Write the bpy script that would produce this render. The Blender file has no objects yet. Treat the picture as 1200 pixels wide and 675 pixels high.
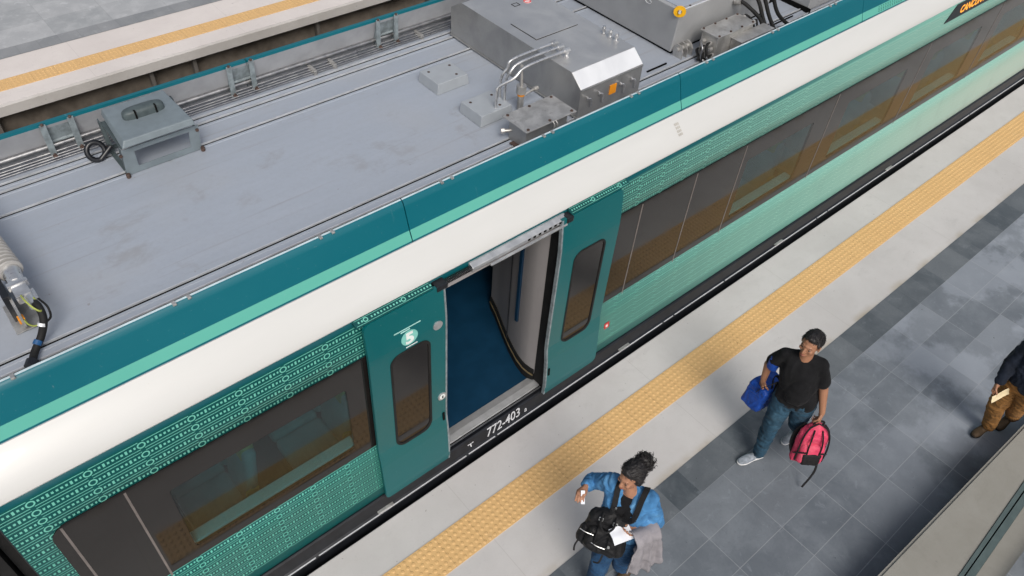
import bpy, bmesh, math, random
from mathutils import Vector, Matrix, noise
from mathutils.geometry import tessellate_polygon
random.seed(7)
R_ = math.radians
scene = bpy.context.scene
col = scene.collection
WL = {}                      # world origin of every parent

# ------------------------------------------------------------------ basics
def link(o, parent=None, origin=None):
    col.objects.link(o)
    if parent is not None:
        o.parent = parent
    return o

def tag(o, label=None, cat=None, group=None, kind=None):
    if label: o['label'] = label
    if cat: o['category'] = cat
    if group: o['group'] = group
    if kind: o['kind'] = kind
    return o

def thing(name, loc, label, cat, group=None):
    o = bpy.data.objects.new(name, None)
    o.empty_display_size = .1
    o.location = loc
    col.objects.link(o)
    WL[o] = Vector(loc)
    return tag(o, label, cat, group)

def smooth_mesh(me, ang=40):
    for p in me.polygons: p.use_smooth = True
    try:
        me.set_sharp_from_angle(angle=R_(ang))
    except Exception:
        pass

def mk(name, verts, faces, mat, parent=None, idx=None, smooth=None, clean=False):
    """one mesh object from world-space vertices"""
    org = WL[parent] if parent is not None else Vector((0, 0, 0))
    me = bpy.data.meshes.new(name)
    me.from_pydata([tuple(Vector(v) - org) for v in verts], [], faces)
    mats = mat if isinstance(mat, (list, tuple)) else [mat]
    for m in mats: me.materials.append(m)
    if idx:
        for p, i in zip(me.polygons, idx): p.material_index = i
    if clean:
        bm = bmesh.new(); bm.from_mesh(me)
        bmesh.ops.recalc_face_normals(bm, faces=bm.faces)
        bm.to_mesh(me); bm.free()
    me.update()
    if smooth: smooth_mesh(me, smooth)
    o = bpy.data.objects.new(name, me)
    link(o, parent)
    WL[o] = org
    return o

class G:
    """collects geometry in world space"""
    def __init__(s): s.v = []; s.f = []; s.i = []
    def add(s, vs, fs, m=0):
        n = len(s.v); s.v += [Vector(v) for v in vs]
        for f in fs: s.f.append([n + k for k in f]); s.i.append(m)
        return s
    def bm(s, bm, m=0):
        bm.verts.ensure_lookup_table()
        for k, v in enumerate(bm.verts): v.index = k
        s.add([v.co.copy() for v in bm.verts], [[v.index for v in f.verts] for f in bm.faces], m)
        bm.free(); return s
    def box(s, lo, hi, m=0, bev=0, mtx=None, seg=2):
        bm = bmesh.new()
        bmesh.ops.create_cube(bm, size=1)
        c = (Vector(lo) + Vector(hi)) / 2; d = Vector(hi) - Vector(lo)
        for v in bm.verts: v.co = Vector((v.co.x * d.x, v.co.y * d.y, v.co.z * d.z)) + c
        if bev: bmesh.ops.bevel(bm, geom=bm.edges[:], offset=bev, segments=seg, profile=.5, affect='EDGES')
        if mtx is not None: bmesh.ops.transform(bm, matrix=mtx, verts=bm.verts)
        return s.bm(bm, m)
    def quad(s, a, b, c, d, m=0): return s.add([a, b, c, d], [[0, 1, 2, 3]], m)
    def prism(s, pts, x0, x1, m=0, axis='x', bev=0):
        """closed polygon of (y,z) extruded along x (or (x,z) along y, (x,y) along z)"""
        def P(t, p):
            return (t, p[0], p[1]) if axis == 'x' else ((p[0], t, p[1]) if axis == 'y' else (p[0], p[1], t))
        n = len(pts)
        bm = bmesh.new()
        a = [bm.verts.new(P(x0, p)) for p in pts]; b = [bm.verts.new(P(x1, p)) for p in pts]
        bm.faces.new(a); bm.faces.new(b[::-1])
        for k in range(n): bm.faces.new((a[k], b[k], b[(k + 1) % n], a[(k + 1) % n]))
        bmesh.ops.recalc_face_normals(bm, faces=bm.faces)
        if bev: bmesh.ops.bevel(bm, geom=bm.edges[:], offset=bev, segments=2, profile=.5, affect='EDGES')
        return s.bm(bm, m)
    def tube(s, pts, r, m=0, seg=10, caps=True):
        pts = [Vector(p) for p in pts]; rs = r if isinstance(r, (list, tuple)) else [r] * len(pts)
        n0 = len(s.v); up = None
        for k, p in enumerate(pts):
            t = (pts[min(k + 1, len(pts) - 1)] - pts[max(k - 1, 0)]).normalized()
            if up is None:
                up = t.orthogonal().normalized()
            else:
                up = (up - t * up.dot(t))
                up = up.normalized() if up.length > 1e-6 else t.orthogonal().normalized()
            w = t.cross(up)
            for j in range(seg):
                a = 2 * math.pi * j / seg
                s.v.append(p + (up * math.cos(a) + w * math.sin(a)) * rs[k])
        for k in range(len(pts) - 1):
            for j in range(seg):
                a = n0 + k * seg + j; b = n0 + k * seg + (j + 1) % seg
                s.f.append([a, b, b + seg, a + seg]); s.i.append(m)
        if caps:
            s.f.append([n0 + j for j in range(seg)][::-1]); s.i.append(m)
            e = n0 + (len(pts) - 1) * seg
            s.f.append([e + j for j in range(seg)]); s.i.append(m)
        return s
    def cyl(s, a, b, r, m=0, seg=16): return s.tube([a, b], r, m, seg)
    def build(s, name, mat, parent=None, smooth=None):
        return mk(name, s.v, s.f, mat, parent, s.i, smooth, clean=True)
    def split(s, name, mat, parent=None, smooth=None, groups=None):
        """one object per loose piece (pieces whose boxes touch within a hair stay together)"""
        par = list(range(len(s.v)))
        def find(a):
            while par[a] != a: par[a] = par[par[a]]; a = par[a]
            return a
        for f in s.f:
            for k in f[1:]:
                a, b = find(f[0]), find(k)
                if a != b: par[a] = b
        comps = {}
        for k, f in enumerate(s.f): comps.setdefault(find(f[0]), []).append(k)
        boxes = []
        for c, fs in comps.items():
            vs = {i for k in fs for i in s.f[k]}
            lo = [min(s.v[i][a] for i in vs) for a in range(3)]; hi = [max(s.v[i][a] for i in vs) for a in range(3)]
            boxes.append([lo, hi, fs])
        merged = True
        while merged:
            merged = False
            for i in range(len(boxes)):
                for j in range(i + 1, len(boxes)):
                    A, B = boxes[i], boxes[j]
                    if all(A[0][a] <= B[1][a] + 1e-4 and B[0][a] <= A[1][a] + 1e-4 for a in range(3)):
                        A[0] = [min(A[0][a], B[0][a]) for a in range(3)]; A[1] = [max(A[1][a], B[1][a]) for a in range(3)]; A[2] = A[2] + B[2]
                        boxes.pop(j); merged = True; break
                if merged: break
        out = []
        for lo, hi, fs in boxes:
            used = sorted({i for k in fs for i in s.f[k]}); mp = {a: k for k, a in enumerate(used)}
            out.append(mk(name, [s.v[a] for a in used], [[mp[a] for a in s.f[k]] for k in fs], mat, parent, [s.i[k] for k in fs], smooth, clean=True))
        return out[0]

def spline(pts, n=6):
    pts = [Vector(p) for p in pts]; out = []
    P = [2 * pts[0] - pts[1]] + pts + [2 * pts[-1] - pts[-2]]
    for k in range(1, len(P) - 2):
        for j in range(n):
            t = j / n; a, b, c, d = P[k - 1], P[k], P[k + 1], P[k + 2]
            out.append(.5 * (2 * b + (c - a) * t + (2 * a - 5 * b + 4 * c - d) * t * t + (3 * b - a - 3 * c + d) * t ** 3))
    out.append(pts[-1]); return out

# ------------------------------------------------------------------ node helpers
class NT:
    def __init__(s, name):
        s.m = bpy.data.materials.new(name); s.m.use_nodes = True
        s.t = s.m.node_tree; s.t.nodes.clear()
        s.out = s.t.nodes.new('ShaderNodeOutputMaterial')
    def n(s, ty, **kw):
        nd = s.t.nodes.new(ty)
        for k, v in kw.items(): setattr(nd, k, v)
        return nd
    def l(s, a, b): s.t.links.new(a, b)
    def put(s, sock, v):
        if hasattr(v, 'is_linked') or isinstance(v, bpy.types.NodeSocket): s.l(v, sock)
        elif isinstance(v, (tuple, list)):
            sock.default_value = tuple(v) + ((1,) if len(v) == 3 and len(sock.default_value) == 4 else ())
        else: sock.default_value = v
    def ma(s, op, a, b=None, c=None, clamp=False):
        nd = s.n('ShaderNodeMath', operation=op, use_clamp=clamp)
        for k, v in enumerate((a, b, c)):
            if v is not None: s.put(nd.inputs[k], v)
        return nd.outputs[0]
    def mix(s, f, a, b, mode='MIX'):
        nd = s.n('ShaderNodeMix', data_type='RGBA', blend_type=mode)
        s.put(nd.inputs[0], f); s.put(nd.inputs[6], a); s.put(nd.inputs[7], b)
        return nd.outputs[2]
    def pos(s):
        return s.n('ShaderNodeNewGeometry').outputs['Position']
    def obj(s):
        return s.n('ShaderNodeTexCoord').outputs['Object']
    def sep(s, v):
        nd = s.n('ShaderNodeSeparateXYZ'); s.l(v, nd.inputs[0]); return nd.outputs
    def comb(s, x, y, z):
        nd = s.n('ShaderNodeCombineXYZ')
        for k, v in enumerate((x, y, z)): s.put(nd.inputs[k], v)
        return nd.outputs[0]
    def vmul(s, v, w):
        nd = s.n('ShaderNodeVectorMath', operation='MULTIPLY'); s.l(v, nd.inputs[0]); nd.inputs[1].default_value = w; return nd.outputs[0]
    def noise(s, v, scale, detail=4, rough=.55, dist=0):
        nd = s.n('ShaderNodeTexNoise'); s.l(v, nd.inputs['Vector'])
        nd.inputs['Scale'].default_value = scale; nd.inputs['Detail'].default_value = detail
        nd.inputs['Roughness'].default_value = rough; nd.inputs['Distortion'].default_value = dist
        return nd.outputs['Fac']
    def ramp(s, f, a, b, lo=0., hi=1.):
        nd = s.n('ShaderNodeMapRange', interpolation_type='SMOOTHSTEP')
        s.put(nd.inputs[0], f); nd.inputs[1].default_value = a; nd.inputs[2].default_value = b
        nd.inputs[3].default_value = lo; nd.inputs[4].default_value = hi
        return nd.outputs[0]
    def bump(s, h, strength=.3, dist=.01):
        nd = s.n('ShaderNodeBump'); s.l(h, nd.inputs['Height'])
        nd.inputs['Strength'].default_value = strength; nd.inputs['Distance'].default_value = dist
        return nd.outputs[0]
    def bsdf(s, base, rough=.5, metal=0, spec=.5, coat=0, normal=None, **kw):
        b = s.n('ShaderNodeBsdfPrincipled')
        s.put(b.inputs['Base Color'], base); s.put(b.inputs['Roughness'], rough)
        s.put(b.inputs['Metallic'], metal); s.put(b.inputs['Specular IOR Level'], spec)
        s.put(b.inputs['Coat Weight'], coat)
        for k, v in kw.items(): s.put(b.inputs[k], v)
        if normal is not None: s.l(normal, b.inputs['Normal'])
        s.l(b.outputs[0], s.out.inputs[0])
        return s.m

def plain(name, colr, rough=.5, metal=0, spec=.5, coat=0, var=.12, scale=8, bump=0, bscale=60):
    t = NT(name); p = t.obj()
    n = t.noise(p, scale, 5)
    f = t.ramp(n, .3, .7)
    c = t.mix(f, tuple(x * (1 - var) for x in colr), tuple(min(1, x * (1 + var)) for x in colr))
    rr = t.ma('MULTIPLY_ADD', n, .2, rough - .1, clamp=True)
    nm = t.bump(t.noise(p, bscale, 4), bump, .004) if bump else None
    return t.bsdf(c, rr, metal, spec, coat, nm)

# ------------------------------------------------------------------ materials
def m_roof():
    t = NT('roof_paint'); p = t.obj()
    st = t.noise(t.vmul(p, (.8, 6, 6)), 2.2, 6, .6)
    bl = t.noise(p, 1.1, 4); fine = t.noise(p, 30, 4, .7)
    c = t.mix(t.ramp(st, .35, .75), (.318, .352, .405), (.338, .372, .428))
    c = t.mix(t.ramp(bl, .45, .7, 0, .45), c, (.35, .365, .39))
    # dirt streaks washed along the seams and small rusty scuffs
    d = t.ramp(t.noise(t.vmul(p, (.35, 16, 3)), 1.3, 5, .65), .57, .74, 0, .5)
    sc = t.ramp(t.noise(t.vmul(p, (1.5, 30, 1)), 3.1, 3, .5, .8), .70, .73, 0, .15)
    c = t.mix(sc, c, (.47, .49, .52))
    gr = t.ramp(t.noise(t.vmul(p, (2.2, 2.6, 1)), .9, 6, .7, .3), .56, .72, 0, .55)
    c = t.mix(gr, c, (.26, .265, .27))
    c = t.mix(d, c, (.24, .225, .21))
    s = t.ramp(t.noise(p, 14, 3, .5), .735, .77, 0, .5)
    c = t.mix(s, c, (.20, .17, .145))
    c = t.mix(t.ramp(fine, .4, .7, 0, .12), c, (.25, .25, .26))
    return t.bsdf(c, t.ramp(st, .3, .8, .38, .55), 0, .4, 0, t.bump(fine, .06, .004))
def m_teal_paint(name, c0, c1, streak=.3):
    t = NT(name); p = t.obj()
    n = t.noise(p, 1.5, 5)
    c = t.mix(n, c0, c1)
    s = t.ramp(t.noise(t.vmul(p, (9, 1.2, 1.2)), 2.2, 5, .7), .66, .74, 0, streak)
    c = t.mix(s, c, (.25, .42, .44))
    g = t.ramp(t.noise(p, 60, 3, .6), .68, .75, 0, .25)
    c = t.mix(g, c, (.3, .4, .4))
    return t.bsdf(c, t.ramp(n, .2, .8, .3, .42), 0, .4, .1)
def m_side():
    """teal livery with rows of mint dots, bars and rings, fading to pale mint down the car"""
    t = NT('patterned_livery'); P = t.sep(t.pos()); x, z = P[0], P[2]
    p = .0865; per = .31
    vr = t.ma('DIVIDE', t.ma('SUBTRACT', z, 2.338 - p / 2 - 30 * p), p)
    vf = t.ma('MULTIPLY', t.ma('SUBTRACT', t.ma('FRACT', vr), .5), p)      # metres from row centre
    va = t.ma('ABSOLUTE', vf)
    u = t.ma('FRACT', t.ma('DIVIDE', t.ma('ADD', x, 3.44 + per / 2 + per * 20), per))
    uc = t.ma('MULTIPLY', t.ma('SUBTRACT', u, .5), per)                    # metres from ring centre
    ua = t.ma('ABSOLUTE', uc)
    def lt(a, b): return t.ma('LESS_THAN', a, b)
    def gt(a, b): return t.ma('GREATER_THAN', a, b)
    def AND(a, b): return t.ma('MULTIPLY', a, b)
    def OR(a, b): return t.ma('MAXIMUM', a, b)
    rad = t.ma('SQRT', t.ma('ADD', t.ma('MULTIPLY', vf, vf), t.ma('MULTIPLY', uc, uc)))
    ring = AND(lt(rad, .0255), gt(rad, .0165))
    line = AND(AND(gt(va, .0295), lt(va, .0345)), gt(ua, .012))
    d = per / 12
    cell = t.ma('ABSOLUTE', t.ma('MULTIPLY', t.ma('SUBTRACT', t.ma('FRACT', t.ma('ADD', t.ma('DIVIDE', uc, d), 10.0)), .5), d))
    k = t.ma('FLOOR', t.ma('ADD', t.ma('DIVIDE', uc, d), 6.0))
    tall = OR(t.ma('COMPARE', k, 9., .1), t.ma('COMPARE', k, 2., .1))
    hh = t.ma('MULTIPLY_ADD', tall, .0055, .009)
    dots = AND(AND(lt(cell, .0068), lt(va, hh)), gt(ua, .034))
    pat = OR(OR(ring, line), dots)
    # printed area stops under the roof curve and above the skirt
    pat = AND(pat, AND(lt(z, 2.385), gt(z, .30)))
    fade = t.ramp(x, .0, 7.5)
    fz = t.ramp(z, .3, 1.2, .25, 0)
    base = t.mix(fade, (.0, .070, .068), (.26, .45, .375))
    base = t.mix(t.ramp(x, 1.0, 5.0, 0, .35), base, (.06, .33, .27))
    top = t.ramp(z, 2.383, 2.395)
    base = t.mix(t.ma('MULTIPLY', top, t.ramp(x, 1, 8, 1, 0)), base, (.0, .07, .085))
    base = t.mix(t.ma('MULTIPLY', t.ramp(x, 4.5, 10.5), t.ramp(z, .95, .5)), base, (.37, .46, .395))
    inkc = t.mix(fade, (.17, .53, .42), (.34, .52, .445))
    c = t.mix(t.ma('MULTIPLY', pat, .92), base, inkc)
    dirt = t.ramp(t.noise(t.vmul(t.pos(), (2, 2, .8)), 2, 5), .5, .8, 0, .15)
    c = t.mix(dirt, c, (.10, .16, .15))
    return t.bsdf(c, .40, 0, .25, .0)
def m_white_band():
    t = NT('white_band_paint'); p = t.obj()
    n = t.noise(t.vmul(p, (1, 5, 5)), 1.5, 5)
    c = t.mix(n, (.545, .543, .525), (.60, .597, .58))
    s = t.ramp(t.noise(t.vmul(p, (5, 1, 1)), 3, 5, .7), .64, .8, 0, .18)
    c = t.mix(s, c, (.52, .50, .47))
    s2 = t.ramp(t.noise(p, 45, 2, .5), .74, .78, 0, .35)
    c = t.mix(s2, c, (.45, .43, .40))
    return t.bsdf(c, .3, 0, .5, .25)
def m_steel(name, lo, hi, rough=.32, metal=1.0, sc=4, dirt=.35):
    t = NT(name); p = t.obj()
    cl = t.noise(p, sc, 5, .6, .6); fine = t.noise(p, 70, 3, .6)
    st = t.noise(t.vmul(p, (40, 2, 2)), 2, 3)
    c = t.mix(t.ramp(cl, .3, .7), lo, hi)
    c = t.mix(t.ramp(fine, .5, .8, 0, .5 * dirt), c, tuple(x * .7 for x in lo))
    c = t.mix(t.ramp(t.noise(p, sc * 2.3, 6, .7), .58, .75, 0, dirt), c, (.22, .19, .16))
    r = t.ma('ADD', t.ramp(cl, .25, .75, rough - .08, rough + .14), t.ma('MULTIPLY', st, .06))
    return t.bsdf(c, r, metal, .5, 0, t.bump(t.noise(p, 9, 3), .12, .01))
def m_concrete(name, a, b, stain=(.5, .45, .4), joint=None, edge=None):
    t = NT(name); p = t.pos(); P = t.sep(p)
    big = t.noise(p, .9, 5, .6); fine = t.noise(p, 55, 4, .7); mid = t.noise(p, 6, 5, .65)
    c = t.mix(t.ramp(big, .3, .7), a, b)
    c = t.mix(t.ramp(mid, .45, .8, 0, .25), c, stain)
    c = t.mix(t.ramp(fine, .58, .72, 0, .28), c, tuple(x * .72 for x in a))
    sp = t.ramp(t.noise(p, 26, 2, .5), .735, .765, 0, .6)
    c = t.mix(sp, c, (.2, .18, .17))
    wf = t.ramp(t.noise(t.vmul(p, (1, 2.5, 1)), 1.7, 7, .75, .4), .55, .72, 0, .22)
    c = t.mix(wf, c, tuple(x * .62 for x in a))
    if joint:
        f = t.ma('ABSOLUTE', t.ma('SUBTRACT', t.ma('FRACT', t.ma('DIVIDE', t.ma('ADD', P[0], 40.35), joint)), .5))
        c = t.mix(t.ma('MULTIPLY', t.ma('LESS_THAN', f, .003 / joint), .3), c, (.28, .26, .24))
    if edge is not None:     # grime gathered along the tile joint
        g = t.ma('MULTIPLY', t.ramp(t.ma('ABSOLUTE', t.ma('SUBTRACT', P[1], edge)), .0, .10, 1, 0), t.ramp(t.noise(p, 2.2, 4), .4, .7, .1, .8))
        c = t.mix(g, c, (.36, .31, .24))
    return t.bsdf(c, t.ramp(mid, .3, .7, .62, .8), 0, .3, 0, t.bump(fine, .2, .003))
def m_tiles(name, w, h, ox, oy, c1, c2, off=.5, mortar=(.24, .25, .26), wet=0, light=0, msize=.0035, dark=.0, seed=0):
    """flagstones laid in rows along the track: x = length, y = row"""
    t = NT(name); p = t.pos(); P = t.sep(p)
    v = t.comb(t.ma('ADD', P[0], ox + 60 * w), t.ma('ADD', P[1], oy + 200 * h), 0)
    b = t.n('ShaderNodeTexBrick'); t.l(v, b.inputs['Vector'])
    b.offset = off; b.offset_frequency = 2; b.squash = 1
    b.inputs['Color1'].default_value = (0, 0, 0, 1); b.inputs['Color2'].default_value = (1, 1, 1, 1)
    b.inputs['Mortar'].default_value = (.5, .5, .5, 1)
    b.inputs['Scale'].default_value = 1; b.inputs['Mortar Size'].default_value = msize
    b.inputs['Mortar Smooth'].default_value = .3; b.inputs['Bias'].default_value = 0
    b.inputs['Brick Width'].default_value = w; b.inputs['Row Height'].default_value = h
    rnd = t.n('ShaderNodeSeparateColor'); t.l(b.outputs['Color'], rnd.inputs[0]); rv = rnd.outputs[0]
    big = t.noise(p, .55, 5, .6); mid = t.noise(p, 3.2, 6, .65, .3); fine = t.noise(p, 40, 4, .7)
    c = t.mix(rv, c1, c2)
    c = t.mix(t.ramp(t.noise(p, 7, 6, .75, .6), .56, .66, 0, .35), c, tuple(x * 1.6 for x in c2))
    c = t.mix(t.ramp(mid, .35, .75, 0, .55), c, tuple(x * 1.35 for x in c2))
    c = t.mix(t.ramp(fine, .5, .75, 0, .3), c, tuple(x * .7 for x in c1))
    if light:       # pale mineral bloom where the stone has been washed
        l1 = t.ma('ADD', t.ramp(t.noise(t.comb(P[0], P[1], 3.7), .85, 7, .62, .2), .47, .56, 0, light * .42), t.ma('MULTIPLY', rv, .25), clamp=True)
        far = t.ramp(t.ma('SUBTRACT', P[0], t.ma('MULTIPLY', P[1], .6)), 3.2, 5.6)
        c = t.mix(t.ma('MULTIPLY', l1, far), c, (.36, .39, .44))
        c = t.mix(t.ma('MULTIPLY', t.ramp(t.noise(p, 11, 5, .7), .64, .74, 0, .4), 1), c, (.33, .34, .36))
    if wet:
        wz = t.ramp(t.noise(t.comb(P[0], P[1], 9.1), .9, 6, .6, .1), .46, .53, 0, wet)
        near = t.ramp(P[1], -2.9, -2.45, 1, 0)
        c = t.mix(t.ma('MULTIPLY', wz, near), c, (.045, .055, .07))
    c = t.mix(t.ma('MULTIPLY', b.outputs['Fac'], .45), c, mortar)
    sp = t.ramp(t.noise(p, 19, 2, .5), .75, .775, 0, .7)
    c = t.mix(sp, c, (.03, .03, .03))
    hgt = t.ma('SUBTRACT', t.ma('MULTIPLY', fine, .4), t.ma('MULTIPLY', b.outputs['Fac'], 1.))
    return t.bsdf(c, t.ramp(mid, .3, .75, .38, .62), 0, .45, 0, t.bump(hgt, .25, .004))
def m_glass(name, tint, rough=.03):
    t = NT(name)
    fr = t.n('ShaderNodeFresnel')
    bf = t.n('ShaderNodeNewGeometry').outputs['Backfacing']
    t.l(t.ma('MULTIPLY_ADD', bf, 1 / 1.5 - 1.5, 1.5), fr.inputs[0])
    tr = t.n('ShaderNodeBsdfTransparent'); tr.inputs[0].default_value = (*tint, 1)
    gl = t.n('ShaderNodeBsdfGlossy'); gl.inputs['Color'].default_value = (.8, .8, .8, 1); gl.inputs['Roughness'].default_value = rough
    mx = t.n('ShaderNodeMixShader'); t.l(fr.outputs[0], mx.inputs[0]); t.l(tr.outputs[0], mx.inputs[1]); t.l(gl.outputs[0], mx.inputs[2])
    t.l(mx.outputs[0], t.out.inputs[0]); return t.m
def m_emit(name, c, s):
    t = NT(name); e = t.n('ShaderNodeEmission'); e.inputs[0].default_value = (*c, 1); e.inputs[1].default_value = s
    t.l(e.outputs[0], t.out.inputs[0]); return t.m
def m_cloth(name, c, var=.25, sc=10, weave=300, rough=.85, fade=None, fsc=5, bs=.35):
    t = NT(name); p = t.obj()
    n = t.noise(p, sc, 5); w = t.noise(p, weave, 2); f = t.noise(p, 22, 4, .6, .4)
    cc = t.mix(t.ramp(n, .3, .7), tuple(x * (1 - var) for x in c), tuple(min(1, x * (1 + var)) for x in c))
    if fade: cc = t.mix(t.ramp(t.noise(p, fsc, 4, .6), .45, .72, 0, .8), cc, fade)
    return t.bsdf(cc, rough, 0, .25, 0, t.bump(t.ma('ADD', t.ma('MULTIPLY', w, .15), f), bs, .012), **{'Sheen Weight': .03})
def m_skin(name, c):
    t = NT(name); p = t.obj()
    n = t.noise(p, 14, 4)
    cc = t.mix(n, tuple(x * .85 for x in c), tuple(x * 1.12 for x in c))
    cc = t.mix(t.ramp(t.noise(p, 30, 3), .55, .8, 0, .25), cc, (c[0], c[1] * .7, c[2] * .65))
    return t.bsdf(cc, .48, 0, .4, 0, t.bump(t.noise(p, 160, 3), .12, .002), **{'Subsurface Weight': .0})
def m_hair(name, c):
    t = NT(name); p = t.obj()
    n = t.noise(t.vmul(p, (1, 1, .35)), 130, 3, .6)
    cc = t.mix(n, tuple(x * .4 for x in c), tuple(x * 1.9 for x in c))
    return t.bsdf(cc, .42, 0, .5, 0, t.bump(n, .7, .006))

M = {}
M['roof'] = m_roof()
M['dark_teal'] = m_teal_paint('dark_teal_cowl', (.0, .105, .14), (.0, .125, .162), .28)
M['mint'] = m_teal_paint('mint_stripe', (.10, .40, .325), (.12, .44, .36), .1)
M['side'] = m_side()
M['door'] = m_teal_paint('door_teal', (.001, .095, .105), (.002, .115, .122), .10)
M['white'] = m_white_band()
M['cowl_in'] = plain('cowl_grey', (.33, .34, .36), .5, .0, .4, 0, .1, 5, .05)
M['bracket'] = plain('bracket_grey', (.20, .235, .25), .5, 0, .5, 0, .25, 20, .1)
M['ped'] = plain('antenna_grey', (.165, .20, .22), .42, 0, .5, .1, .08, 12, .04)
M['ped_dark'] = plain('antenna_dark_grey', (.065, .085, .09), .5, 0, .4, 0, .15, 20)
M['lip'] = plain('seam_lip_highlight', (.50, .52, .55), .4, .2)  # paler than the roof: highlight along each seam painted into the lip
M['cover'] = plain('cover_grey', (.32, .345, .37), .5, 0, .4, 0, .04, 10, .02)
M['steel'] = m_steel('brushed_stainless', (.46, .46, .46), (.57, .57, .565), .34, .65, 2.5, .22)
M['steel_side'] = m_steel('weathered_shaded_stainless', (.30, .30, .30), (.40, .40, .395), .36, .65, 3, .3)  # darker than the brushed steel; carries the shade on the cabinet sides
M['steel_bright'] = m_steel('bright_stainless', (.78, .79, .80), (.88, .89, .90), .35, .4, 2, .0)  # also paints the highlight on the cabinet's sloping end
M['steel_dirty'] = m_steel('dirty_stainless', (.42, .41, .39), (.60, .59, .57), .38, .7, 9, .6)
M['unit'] = plain('unit_grey_paint', (.34, .345, .35), .45, .1, .5, .1, .08, 3, .05)
M['tube'] = m_steel('tube_metal', (.30, .30, .31), (.44, .44, .44), .3, .9, 12, .3)
M['tube_bright'] = m_steel('polished_tube', (.55, .55, .55), (.74, .74, .74), .25, .85, 9, .25)
M['rusty'] = plain('rusty_clamp', (.09, .06, .05), .8, .2, .3, 0, .4, 40, .2)
M['black'] = plain('black_trim', (.008, .009, .012), .35, 0, .5, .1, .3, 10)
M['rubber'] = plain('black_rubber', (.012, .012, .012), .7, 0, .3, 0, .3, 12, .1)
M['slot'] = plain('slot_black', (.006, .006, .006), .9, 0, .1)
M['band'] = plain('tinted_band_glass', (.014, .0125, .012), .05, 0, .36, .0, .1, 4)
M['glass'] = m_glass('window_glass', (.40, .57, .59))
M['divider'] = plain('window_seam', (.16, .14, .13), .5)
M['alu'] = m_steel('aluminium', (.50, .51, .52), (.62, .63, .64), .35, .7, 8, .2)
M['sill'] = plain('sill_plate', (.44, .45, .46), .42, .3, .5, 0, .1, 9, .05)
M['blue_floor'] = plain('blue_vinyl', (.0025, .032, .072), .5, 0, .4, 0, .12, 6)
M['int_wall'] = plain('interior_lining', (.30, .285, .285), .4, 0, .4, 0, .04, 3)
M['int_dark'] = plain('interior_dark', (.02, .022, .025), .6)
M['reveal'] = plain('window_ledge_teal', (.70, .95, .95), .5, 0, .4, 0, .05, 3)
M['seat'] = m_cloth('seat_fabric', (.30, .42, .42), .1, 6)
M['seat_trim'] = plain('seat_trim_olive', (.42, .42, .10), .5)
M['gold'] = plain('kick_strip_gold', (.35, .27, .14), .4, .5)
M['rail_blue'] = plain('handrail_blue', (.004, .022, .05), .35)
M['yellow'] = None
def m_yellow():
    t = NT('yellow_tactile_paving'); p = t.pos(); P = t.sep(p)
    n = t.noise(p, 1.3, 4); f = t.noise(p, 60, 4, .7)
    c = t.mix(n, (.62, .39, .165), (.69, .445, .20))
    c = t.mix(t.ramp(f, .5, .75, 0, .3), c, (.50, .30, .12))
    j = t.ma('ABSOLUTE', t.ma('SUBTRACT', t.ma('FRACT', t.ma('DIVIDE', t.ma('ADD', P[0], 33), .33)), .5))
    c = t.mix(t.ma('MULTIPLY', t.ma('LESS_THAN', j, .009), .45), c, (.33, .20, .09))
    d = t.ramp(t.noise(p, 3.5, 5, .7), .55, .8, 0, .25)
    c = t.mix(d, c, (.5, .38, .24))
    return t.bsdf(c, .6, 0, .4, 0, t.bump(f, .15, .003))
M['yellow'] = m_yellow()
M['conc_near'] = m_concrete('platform_edge_concrete', (.475, .46, .45), (.545, .53, .52), (.44, .42, .40), 2.4, -1.28)
M['conc_far'] = m_concrete('far_edge_concrete', (.62, .57, .54), (.68, .63, .595), (.56, .51, .47), 2.4)
M['conc_face'] = m_concrete('platform_face_concrete', (.42, .40, .38), (.50, .48, .46), (.34, .31, .28))
M['post_conc'] = m_concrete('post_concrete', (.10, .09, .08), (.13, .12, .11), (.08, .07, .06))
M['ledge'] = m_concrete('shaded_ledge_concrete', (.235, .225, .195), (.285, .275, .245), (.17, .16, .14), 1.9)  # base colour lowered to carry the shade on the ledge
M['tiles'] = m_tiles('granite_flagstones', .615, .345, -.75, 1.585, (.112, .128, .146), (.158, .175, .194), 0., (.34, .35, .36), .35, .9)
M['setts'] = m_tiles('dark_border_setts', .3075, .31, -.75, 1.59, (.060, .072, .083), (.125, .138, .15), 0., (.14, .15, .16), 0, 0)
M['tiles_far'] = m_tiles('far_flagstones', .9, .60, .8, -10.185, (.30, .31, .315), (.38, .385, .39), 0., (.20, .20, .20))
M['setts_far'] = m_tiles('far_border_setts', .305, .31, .8, -10.2, (.20, .21, .215), (.245, .25, .255), 0., (.16, .16, .16))
M['pit'] = plain('track_bed_dark', (.055, .042, .034), .9, 0, .2, 0, .4, 3, .4)
M['pit_wall'] = plain('recess_wall', (.13, .11, .09), .9, 0, .2, 0, .3, 3, .2)
M['railsteel'] = plain('rail_steel', (.14, .09, .07), .5, .6)
M['green_metal'] = plain('green_grey_channel', (.095, .13, .125), .45, .2, .5, .1, .1, 10)

# ------------------------------------------------------------------ setting
NEAR, FAR = 0.0, 8.6
X0, X1 = -14, 46
def sheet(name, lo, hi, z, mat):
    o = mk(name, [(lo[0], lo[1], z), (hi[0], lo[1], z), (hi[0], hi[1], z), (lo[0], hi[1], z)], [[0, 1, 2, 3]], mat)
    tag(o, kind='structure'); return o
g = G().box((-60, -60, -2.3), (120, 80, -1.5))
tag(g.build('ground', M['pit']), kind='structure')
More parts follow.
